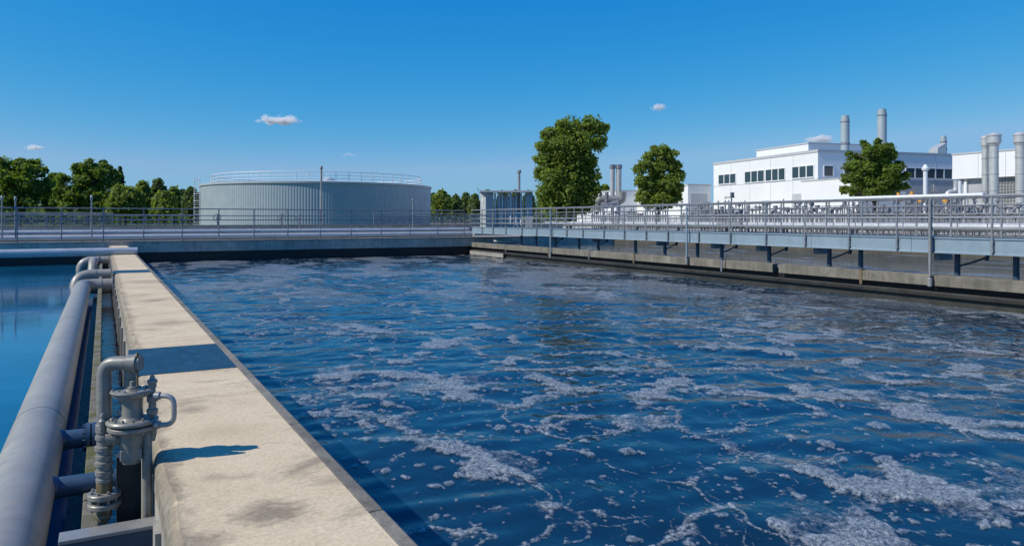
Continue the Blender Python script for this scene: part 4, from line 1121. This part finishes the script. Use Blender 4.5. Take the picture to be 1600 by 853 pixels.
def window_v(px0, px1, z0, z1, n):
    a, b_ = sorted((lw(px0, 'v'), lw(px1, 'v')))
    fr = MB()
    fr.box((a, -0.10, z0 - 0.10), (b_, -0.003, z0)); fr.box((a, -0.06, z1), (b_, -0.003, z1 + 0.06))
    for k in range(n + 1):
        x = a + (b_ - a) * k / n
        fr.box((x - 0.06, -0.06, z0), (x + 0.06, -0.003, z1))
    f = fr.build('window', M_window_frame, g, local=True)
    MB().box((a + 0.05, -0.025, z0), (b_ - 0.05, -0.004, z1)).build('pane', M_glass, f, local=True)
window_v(1287, 1302, 5.36, 6.36, 1)
window_v(1319, 1345, 5.36, 6.36, 2)
window_v(1415, 1444, 5.36, 6.36, 2)
window_v(1448, 1488, 5.36, 6.36, 3)
MB().box((lw(1414, 'v') - 8, -0.05, 0.0), (VL, -0.004, 5.02)).build('corrugated_skirt', M_corr, g, local=True)
# garage door in the left facade
a, b_ = sorted((lw(1238, 'u'), lw(1270, 'u')))
MB().box((-0.05, a, 0), (-0.004, b_, 3.66)).build('garage_door', M_grey, g, local=True)
# annex in front of the corner
an = MB().box((-0.9, -6.4, 0), (4.6, 1.35, 4.82)).build('annex', M_white, g, local=True)
MB().box((-0.95, -6.45, 4.823), (4.65, 1.4, 4.93)).build('annex_roof_edge', M_grey, an, local=True)
MB().box((-0.93, -6.4, 2.3), (-0.902, 1.35, 2.35)).build('annex_joint', M_grey, an, local=True)
# lower strip windows, just above the bridge rail
window_u(1118, 1172, 0.9, 1.9, 6)
# penthouse
px_l, py_l = loc_of(1263, 84)
MB().box((px_l, py_l, HB + 0.283), (px_l + 7.6, py_l + 9.5, HB + 1.75)).build('penthouse', M_white, g, local=True)
MB().box((px_l - 0.08, py_l - 0.08, HB + 1.753), (px_l + 7.7, py_l + 9.6, HB + 1.90)).build('penthouse_roof', M_grey, g, local=True)
# rooftop chimneys
def chimney(px, ytop, d, w, lab, cap=True):
    p = at(px, ytop, d); r = w * d / F / 2
    lx_, ly_ = loc_of(px, d)
    zt_ = p.z - Z(-1.0)
    c = MB().lathe((lx_, ly_, 0), [(r * 1.25, HB + 0.284), (r * 1.25, HB + 0.55), (r, HB + 0.6), (r, zt_ - 0.35), (r * 0.86, zt_ - 0.34), (r * 0.86, zt_)], 24).build('chimney', M_tank, g, local=True)
    MB().lathe((lx_, ly_, zt_ - 0.75), [(r, 0), (r + 0.04, 0.03), (r + 0.04, 0.10), (r, 0.13)], 24).lathe((lx_, ly_, HB + 1.2), [(r, 0), (r + 0.05, 0.05), (r + 0.05, 0.22), (r, 0.27)], 24).build('chimney_band', M_rail_dark, c, local=True)
chimney(1320.5, 181, 80, 13, '')
chimney(1378, 171, 81, 14, '')
chimney(1474, 213, 86, 9.5, '')
lx_, ly_ = loc_of(1466, 85)
MB().add([(lx_-.6, ly_-.5, HB+.284), (lx_+.6, ly_-.5, HB+.284), (lx_+.6, ly_+.7, HB+.284), (lx_-.6, ly_+.7, HB+.284), (lx_-.6, ly_-.5, HB+1.3), (lx_+.6, ly_-.5, HB+1.9), (lx_+.6, ly_+.7, HB+1.9), (lx_-.6, ly_+.7, HB+1.3)],
         [(0,3,2,1),(4,5,6,7),(0,1,5,4),(1,2,6,5),(2,3,7,6),(3,0,4,7)]).build('roof_hood', M_silver, g, local=True)

# right-hand block
R0 = Vector((*xy(1488, 70), 0)); R1 = Vector((*xy(1640, 62.5), 0))
dR = (R1 - R0).normalized(); LR = (R1 - R0).length
rR = math.atan2(dR.y, dR.x)
g = thing('side_building', 'white upper storey block over recessed grey gratings at the right edge', 'building', (R0.x, R0.y, Z(-1.0)), rR)
MB().box((0, 0, 4.75), (LR + 12, 14, 7.0)).build('upper_storey', M_white, g, local=True)
MB().box((-0.05, -0.06, 7.003), (LR + 12, 14, 7.14)).build('roof_edge', M_grey, g, local=True)
MB().box((0.4, 0.55, 0), (LR + 12, 13.5, 4.748)).build('lower_wall', M_corr, g, local=True)
mb = MB()
for k in range(26): mb.box((2.6 + k * 0.26, 0.40, 2.4), (2.6 + k * 0.26 + 0.05, 0.44, 4.6))
for k in range(9): mb.box((2.5, 0.445, 2.4 + k * 0.26), (9.3, 0.475, 2.45 + k * 0.26))
mb.build('grating', M_galv, g, local=True)
MB().box((0.3, 0.25, 2.15), (LR + 10, 0.54, 2.35)).build('ledge', M_white, g, local=True)
MB().box((0.9, 0.3, 2.2), (1.15, 0.52, 4.74)).build('column', M_white, g, local=True)
mb = MB()
for k in range(1, 8): mb.box((k * 2.4, -0.016, 4.75), (k * 2.4 + 0.035, -0.003, 7.0))
mb.build('panel_joint', M_grey, g, local=True)

# low buildings left of the white building
def block(name, lab, px0, pxc, px1, ytop, d, depth=14, mat2=M_grey):
    # visible corner at pxc; left face px0..pxc parallel to the big building's left facade
    c = Vector((*xy(pxc, d), 0)); 
    zt_ = EYE - (ytop - HY) * d / F
    g = thing(name, lab, 'building', (c.x, c.y, Z(-1.0)), rotb)
    wlen = (px1 - pxc) * d / F / max(0.3, abs(vax.dot(Vector((CT, -ST, 0)))))
    MB().box((0, 0, 0), (wlen, depth, zt_ - Z(-1.0))).build('wall', M_white, g, local=True)
    MB().box((-0.05, -0.05, zt_ - Z(-1.0) + 0.003), (wlen + 0.05, depth, zt_ - Z(-1.0) + 0.18)).build('roof_edge', M_grey, g, local=True)
    return g
gb = block('service_building', 'low grey white service block between the rounded tree and the white building', 1060, 1075, 1114, 290, 92)
MB().box((0.4, -0.03, 0.2), (2.7, -0.004, 4.2)).build('panel', M_grey, gb, local=True)
gb = block('shed_building', 'low white shed behind the twin stacks', 938, 962, 1040, 299, 104)
MB().box((1.0, -0.03, 1.6), (5.0, -0.004, 2.2)).build('grey_strip', M_grey, gb, local=True)  # grey strip across the front wall of the shed
# twin stacks with ductwork
g = thing('twin_stacks', 'pair of grey metal stacks rising from fat horizontal ductwork between the trees', 'chimney', tuple(at(962, 350, 91)))
for px, w in ((957, 7.5), (967, 8.5)):
    a, b_ = at(px, 318, 91), at(px, 258, 91)
    s_ = MB().cyl(a, b_, w * 91 / F / 2, 18).build('stack', M_silver, g)
    MB().lathe(tuple(b_), [(w*91/F/2, -0.5), (w*91/F/2 + 0.06, -0.46), (w*91/F/2 + 0.06, 0.03), (w*91/F/2 - 0.05, 0.05)], 18).build('rim', M_rail_dark, s_)
MB().tube([at(933, 330, 91), at(933, 311, 91), at(972, 313, 91), at(972, 300, 91)], 0.55, 18, 0.8, 6).build('duct', M_galv, g)
MB().tube([at(940, 322, 89.6), at(966, 318, 89.6)], 0.4, 16).cyl(at(948, 316, 89.5), at(948, 300, 89.5), 0.25, 10).cyl(at(938, 308, 89.5), at(938, 297, 89.5), 0.12, 8).build('manifold', M_rail_dark, g)
MB().cyl(at(957, 345, 91), at(957, 318, 91), 0.2, 10).cyl(at(967, 345, 91), at(967, 318, 91), 0.2, 10).build('frame_leg', M_rail_dark, g)

# ------------------------------------------------------------------ trees
def leaf_cloud(blobs, n, size, rs, origin):
    # blobs: (centre, radii); leaves gather on the outer shells of each blob, rosette-wise
    C = np.array([b_[0] for b_ in blobs]); R = np.array([b_[1] for b_ in blobs])
    vol = (R[:, 0] * R[:, 1] * R[:, 2]) ** (2/3.0); pr = vol / vol.sum()
    k = rs.choice(len(blobs), n, p=pr)
    d = rs.normal(size=(n, 3)); d /= np.linalg.norm(d, axis=1)[:, None]
    lump = 1 + 0.22 * np.sin(d[:, 0]*5 + k*1.7) * np.sin(d[:, 1]*6 + k) + 0.16 * np.sin(d[:, 2]*9 + k*2.3 + d[:, 0]*4)
    rad = (0.50 + 0.58 * rs.rand(n) ** 0.7 + 0.30 * (rs.rand(n) < 0.10) * rs.rand(n)) * lump
    P_ = C[k] + d * R[k] * rad[:, None]
    nrm = d * 0.8 + rs.normal(size=(n, 3)) * 0.55 + np.array([0, 0, 0.25]); nrm /= np.linalg.norm(nrm, axis=1)[:, None]
    t1 = np.cross(nrm, rs.normal(size=(n, 3))); t1 /= np.linalg.norm(t1, axis=1)[:, None]
    t2 = np.cross(nrm, t1)
    s1 = size * (0.55 + 0.9 * rs.rand(n))[:, None]; s2 = s1 * (0.45 + 0.3 * rs.rand(n))[:, None]
    sag = nrm * s1 * 0.25
    quad = np.stack([P_ - t1*s1 - sag, P_ - t2*s2, P_ + t1*s1 - sag, P_ + t2*s2], 1).reshape(-1, 3) - origin
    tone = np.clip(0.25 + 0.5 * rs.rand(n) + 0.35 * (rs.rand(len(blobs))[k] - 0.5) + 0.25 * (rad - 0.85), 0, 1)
    return quad, tone
def leaf_object(name, quad, tone, mat, parent):
    n = len(tone); me = bpy.data.meshes.new(name)
    me.vertices.add(n*4); me.vertices.foreach_set('co', quad.astype(np.float32).reshape(-1))
    me.loops.add(n*4); me.loops.foreach_set('vertex_index', np.arange(n*4, dtype=np.int32))
    me.polygons.add(n); me.polygons.foreach_set('loop_start', np.arange(0, n*4, 4, dtype=np.int32))
    me.update(calc_edges=True)
    a = me.attributes.new('tone', 'FLOAT', 'FACE'); a.data.foreach_set('value', tone.astype(np.float32))
    me.materials.append(mat)
    o = bpy.data.objects.new(name, me); COL.objects.link(o); o.parent = parent; return o
def tree(name, label, pxc, ytop, ybot, wpx, d, mat, shape='round', n=6000, leaf=0.30, seed=1, group=None, clumps=26, trunk=True, lobes=None):
    rs = np.random.RandomState(seed)
    base = at(pxc, 343, d); base.z = Z(-1.0)
    top = EYE - (ytop - HY) * d / F; bot = EYE - (ybot - HY) * d / F
    Hh = top - bot; Wd = wpx * d / F / 2.0
    g = thing(name, label, 'tree', tuple(base), group=group)
    org = np.array(base); blobs = []
    def prof(t):
        if shape == 'round': return math.sqrt(max(0.0, 1 - (2*t - 0.92)**2)) if 0 <= t <= 0.96 else 0.2
        if shape == 'egg': return max(0.25, math.sin(PI * min(1, (0.16 + 0.84*t)) ** 0.85)) * (1.02 if t < 0.6 else 1.0)
        if shape == 'tall': return 0.62 + 0.38 * math.sin(PI * min(1, t * 1.05 + 0.1)) if t < 0.9 else 0.55
        if shape == 'cone': return max(0.06, 1 - t) 
        if shape == 'bush': return math.sqrt(max(0.05, 1 - t * t * 0.9))
        return 1
    if lobes:
        for (lx_, ly_, lr_) in lobes:
            k_ = d / F; r_ = lr_ * k_
            span = math.sqrt(max(0.0, 1 - min(1, abs(lx_ - pxc) / (wpx / 2.0)) ** 2)) * Wd * 0.75
            for q in ((0.0,) if span < r_ else (-1, 1)):
                dp = q * span * (0.25 + 0.6 * rs.rand()) + rs.normal() * r_ * 0.2
                p_ = at(lx_ + rs.normal() * 1.5, ly_ + rs.normal() * 1.0, d)
                blobs.append(((p_.x + ST * dp, p_.y + CT * dp, p_.z), (r_ * 0.92, r_ * 0.92, r_ * 0.82)))
        for (c_, r_) in list(blobs):
            for q in range(4):
                dv = rs.normal(size=3); dv[2] = abs(dv[2]) * 0.8 + 0.1 * dv[2]; dv /= np.linalg.norm(dv)
                f_ = 0.34 + 0.18 * rs.rand()
                blobs.append(((c_[0] + dv[0]*r_[0]*0.92, c_[1] + dv[1]*r_[0]*0.92, c_[2] + dv[2]*r_[0]*0.92), (r_[0]*f_, r_[0]*f_, r_[0]*f_*0.8)))
        blobs.append(((base.x, base.y, bot + Hh * 0.35), (Wd * 0.45, Wd * 0.45, Hh * 0.25)))
    elif shape == 'cone':
        for i in range(clumps):
            t = i / clumps; r = prof(t) * Wd
            for j in range(5):
                a = rs.rand() * 6.28
                blobs.append(((base.x + math.cos(a)*r*0.55, base.y + math.sin(a)*r*0.55, bot + Hh * t + 0.2), (r*0.5 + 0.1, r*0.5 + 0.1, Hh / clumps * 1.0)))
    else:
        for i in range(clumps):
            t = ((i + 0.5) / clumps) ** 0.9 * 0.92 + 0.02; r = prof(t) * Wd
            a = i * 2.4 + rs.rand() * 0.9; q = (0.30 + 0.42 * rs.rand())
            br = Wd * (0.24 + 0.18 * rs.rand())
            if shape == 'tall': br *= 0.95
            cxx = base.x + math.cos(a) * max(0, r * 1.02 - br) * (0.55 + 0.5 * rs.rand()); cyy = base.y + math.sin(a) * max(0, r * 1.02 - br) * (0.55 + 0.5 * rs.rand())
            cz = bot + Hh * t
            cz = min(cz, top - br * 0.72)
            blobs.append(((cxx, cyy, cz), (br, br, br * (0.75 + 0.25 * rs.rand()))))
        for i in range(3):
            blobs.append(((base.x + rs.normal()*Wd*0.1, base.y, bot + Hh * (0.28 + 0.2 * i)), (Wd * 0.5, Wd * 0.5, Hh * 0.17)))
    q_, tn = leaf_cloud(blobs, n, leaf, rs, org)
    leaf_object('crown', q_, tn, mat, g)
    if trunk:
        mb = MB(); tt = bot + Hh * 0.6
        r0 = max(0.12, Wd * 0.075)
        mb.cyl(base, (base.x + 0.1, base.y, bot + Hh*0.35), r0, 10, r0 * 0.7).cyl((base.x + 0.1, base.y, bot + Hh*0.35), (base.x, base.y, bot + Hh * 0.8), r0*0.7, 8, r0 * 0.25)
        for b_ in blobs[::2]:
            zc = b_[0][2]; z0 = max(base.z + 0.8, min(zc - 0.6, bot + Hh * 0.72)) - 0.3
            mb.cyl((base.x, base.y, z0), b_[0], r0 * 0.32, 6, r0 * 0.10)
        mb.build('trunk', M_bark, g)
    return g
LOB1 = [(889,203,21),(921,200,17),(938,203,12),(857,210,12),(850,230,13),(879,230,21),(908,227,21),(935,226,12),(841,250,9),(860,256,19),(889,256,22),(918,254,18),(844,272,12),(866,282,20),(898,282,22),(921,280,16),(852,303,17),(879,306,20),(905,304,20),(924,301,13),(858,322,16),(885,325,18),(912,322,16)]
LOB2 = [(1029,238,11),(1013,245,9),(1045,243,10),(1002,262,11),(1025,262,14),(1050,260,12),(1060,276,9),(999,285,9),(1015,288,13),(1040,288,14),(1058,296,10),(1004,308,11),(1030,310,14),(1052,310,11),(1015,318,9),(1040,318,9)]
LOB3 = [(1363,224,6),(1361,234,9),(1378,234,9),(1345,244,9),(1386,246,9),(1365,250,12),(1335,258,9),(1350,265,11),(1396,262,9),(1378,269,12),(1328,279,9),(1345,284,11),(1366,288,12),(1390,284,11),(1404,276,8),(1407,292,7),(1325,297,8),(1348,301,9),(1385,301,11),(1365,303,9)]
LOBA = [(38,259,12),(14,258,13),(53,269,12),(0,275,16),(26,280,16),(56,288,14),(66,301,10),(10,300,16),(40,308,15),(-15,262,16),(-22,295,18),(62,318,11),(20,322,14)]
LOBB = [(150,263,12),(128,267,11),(166,273,10),(112,282,11),(140,284,14),(168,289,11),(105,300,12),(130,304,14),(156,305,14),(173,306,9),(96,317,11),(118,322,12),(145,322,12),(166,320,10)]
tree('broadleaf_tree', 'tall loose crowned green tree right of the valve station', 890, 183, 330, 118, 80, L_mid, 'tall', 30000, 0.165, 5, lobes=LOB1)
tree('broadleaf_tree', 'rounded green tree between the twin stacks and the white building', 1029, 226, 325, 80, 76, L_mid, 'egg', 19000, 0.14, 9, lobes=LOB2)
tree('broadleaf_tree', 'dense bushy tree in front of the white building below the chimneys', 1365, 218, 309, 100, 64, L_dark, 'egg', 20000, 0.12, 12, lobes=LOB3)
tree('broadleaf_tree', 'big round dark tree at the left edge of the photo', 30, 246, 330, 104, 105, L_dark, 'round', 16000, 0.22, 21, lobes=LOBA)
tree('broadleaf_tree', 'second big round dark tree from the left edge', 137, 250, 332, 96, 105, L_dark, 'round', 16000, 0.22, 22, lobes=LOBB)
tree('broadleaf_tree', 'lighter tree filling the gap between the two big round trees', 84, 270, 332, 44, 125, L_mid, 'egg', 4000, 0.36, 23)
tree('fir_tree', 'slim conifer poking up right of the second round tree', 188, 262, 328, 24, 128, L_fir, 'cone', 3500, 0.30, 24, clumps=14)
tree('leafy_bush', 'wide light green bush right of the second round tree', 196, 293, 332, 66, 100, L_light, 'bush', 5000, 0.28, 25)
tree('small_tree', 'pointed light tree left of the narrow gap before the tank', 224, 284, 332, 40, 112, L_light, 'egg', 4000, 0.30, 26)
tree('small_tree', 'tallest light tree among those left of the tank', 247, 280, 332, 38, 118, L_far, 'egg', 4000, 0.30, 27)
tree('small_tree', 'low spreading light tree in front of the others left of the tank', 258, 300, 334, 46, 98, L_light, 'bush', 4000, 0.26, 28)
tree('small_tree', 'small tree close to the tank, second from its ladder', 272, 293, 332, 30, 110, L_light, 'egg', 3000, 0.28, 29)
tree('small_tree', 'small tree right beside the tank ladder', 298, 293, 334, 34, 108, L_far, 'egg', 3400, 0.28, 30)
tree('small_tree', 'dark narrow tree behind the small trees by the ladder', 285, 296, 332, 22, 128, L_fir, 'egg', 2200, 0.32, 31)
tree('leafy_bush', 'rounded yellow green bush touching the right side of the tank', 690, 299, 334, 40, 118, L_light, 'egg', 4000, 0.28, 32)
for i, (px, yt, w, d, lab) in enumerate(((712, 306, 26, 165, 'hazy tree just right of the yellow green bush'), (728, 302, 24, 175, 'taller hazy tree in the middle of the row right of the tank'), (742, 304, 26, 170, 'hazy tree just left of the valve station'), (700, 305, 20, 185, 'farthest hazy tree peeping over the yellow green bush'), (762, 297, 24, 170, 'hazy tree top rising behind the left cabinet of the valve station'), (786, 299, 30, 165, 'hazy tree behind the middle of the valve station'), (806, 297, 24, 172, 'hazy tree behind the tall pole of the valve station'), (826, 299, 26, 168, 'hazy tree behind the right cabinet of the valve station'), (945, 289, 26, 130, 'tree top peeping out left of the twin stacks'), (677, 302, 20, 190, 'hazy tree peeping past the right edge of the tank'))):
    tree('distant_tree', lab, px, yt, 336, w, d, L_far if d > 140 else L_mid, 'egg', 2200, 0.42, 50 + i, group='hazy trees on the horizon')
# continuous far wood on the horizon
rs = np.random.RandomState(99)
blobs = []
for px in np.linspace(-250, 1000, 150):
    d = 210 + rs.rand() * 50; p = at(px, 343, d); h = 4.5 + rs.rand() * 3
    blobs.append(((p.x, p.y, Z(-1.0) + h * 0.5), (3.5 + rs.rand()*2, 3.5, h * 0.55)))
for px in np.linspace(-200, 320, 60):
    d = 135 + rs.rand() * 20; p = at(px, 343, d); h = 3.0 + rs.rand() * 2
    blobs.append(((p.x, p.y, Z(-1.0) + h * 0.5), (2.6 + rs.rand()*2, 2.5, h * 0.55)))
q_, tn = leaf_cloud(blobs, 26000, 0.5, rs, np.zeros(3))
o = leaf_object('distant_wood', q_, tn, L_far, None)
tag(o, 'hazy green wood along the horizon behind the tank and trees', 'wood', kind='stuff')

# ------------------------------------------------------------------ clouds
def cloud(px, py, wpx, hpx, lab, dens, seed):
    d = 1500.0
    p = at(px, py, d); w, h = wpx * d / F / 2, hpx * d / F / 2
    import bmesh
    me = bpy.data.meshes.new('cloud'); bm = bmesh.new(); bmesh.ops.create_icosphere(bm, subdivisions=3, radius=1.0); bm.to_mesh(me); bm.free()
    o = bpy.data.objects.new('cloud', me); COL.objects.link(o)
    o.location = p; o.scale = (w, w * 0.6, h); o.rotation_euler = (0, 0, -TH)
    m = bpy.data.materials.new('cloud_vapour'); m.use_nodes = True; nt = m.node_tree
    nt.nodes.remove(nt.nodes['Principled BSDF'])
    vs_ = N(nt, 'ShaderNodeVolumeScatter'); vs_.inputs['Color'].default_value = (1, 1, 1, 1); vs_.inputs['Anisotropy'].default_value = 0.1
    tc = nt.nodes.new('ShaderNodeTexCoord')
    ln = N(nt, 'ShaderNodeVectorMath', operation='LENGTH'); nt.links.new(tc.outputs['Object'], ln.inputs[0])
    mp = nt.nodes.new('ShaderNodeMapping'); mp.inputs['Location'].default_value = (seed * 3.7, seed, 0); mp.inputs['Scale'].default_value = (2.4, 1.4, 0.9)
    nt.links.new(tc.outputs['Object'], mp.inputs['Vector'])
    nz = N(nt, 'ShaderNodeTexNoise', Scale=1.3, Detail=5, Roughness=0.6); nt.links.new(mp.outputs[0], nz.inputs['Vector'])
    s1 = N(nt, 'ShaderNodeMath', operation='MULTIPLY_ADD'); s1.inputs[1].default_value = 2.4; s1.inputs[2].default_value = -0.50
    nt.links.new(nz.outputs['Fac'], s1.inputs[0])
    s2 = N(nt, 'ShaderNodeMath', operation='SUBTRACT'); nt.links.new(s1.outputs[0], s2.inputs[0]); nt.links.new(ln.outputs['Value'], s2.inputs[1])
    s3 = N(nt, 'ShaderNodeMath', operation='MULTIPLY'); s3.inputs[1].default_value = dens; s3.use_clamp = False
    mx = N(nt, 'ShaderNodeMath', operation='MAXIMUM'); mx.inputs[1].default_value = 0.0
    nt.links.new(s2.outputs[0], mx.inputs[0]); nt.links.new(mx.outputs[0], s3.inputs[0])
    nt.links.new(s3.outputs[0], vs_.inputs['Density'])
    nt.links.new(vs_.outputs[0], nt.nodes['Material Output'].inputs['Volume'])
    me.materials.append(m)
    tag(o, lab, 'cloud')
cloud(436, 188, 84, 19, 'small white cloud above the round tank', 0.5, 1)
cloud(1030, 168, 32, 15, 'tiny white cloud above the rounded tree between the stacks and building', 0.45, 2)
cloud(54, 231, 38, 11, 'tiny white cloud low in the sky above the leftmost trees', 0.45, 3)
cloud(1280, 218, 60, 18, 'small white cloud just above the roof of the white building', 0.45, 4)
cloud(545, 242, 40, 9, 'faint wisp of cloud just above the tank railing', 0.06, 5)

scene.cycles.max_bounces = 6
scene.cycles.transparent_max_bounces = 12
scene.cycles.volume_bounces = 3
scene.cycles.use_denoising = True
scene.cycles.caustics_reflective = False
scene.cycles.caustics_refractive = False
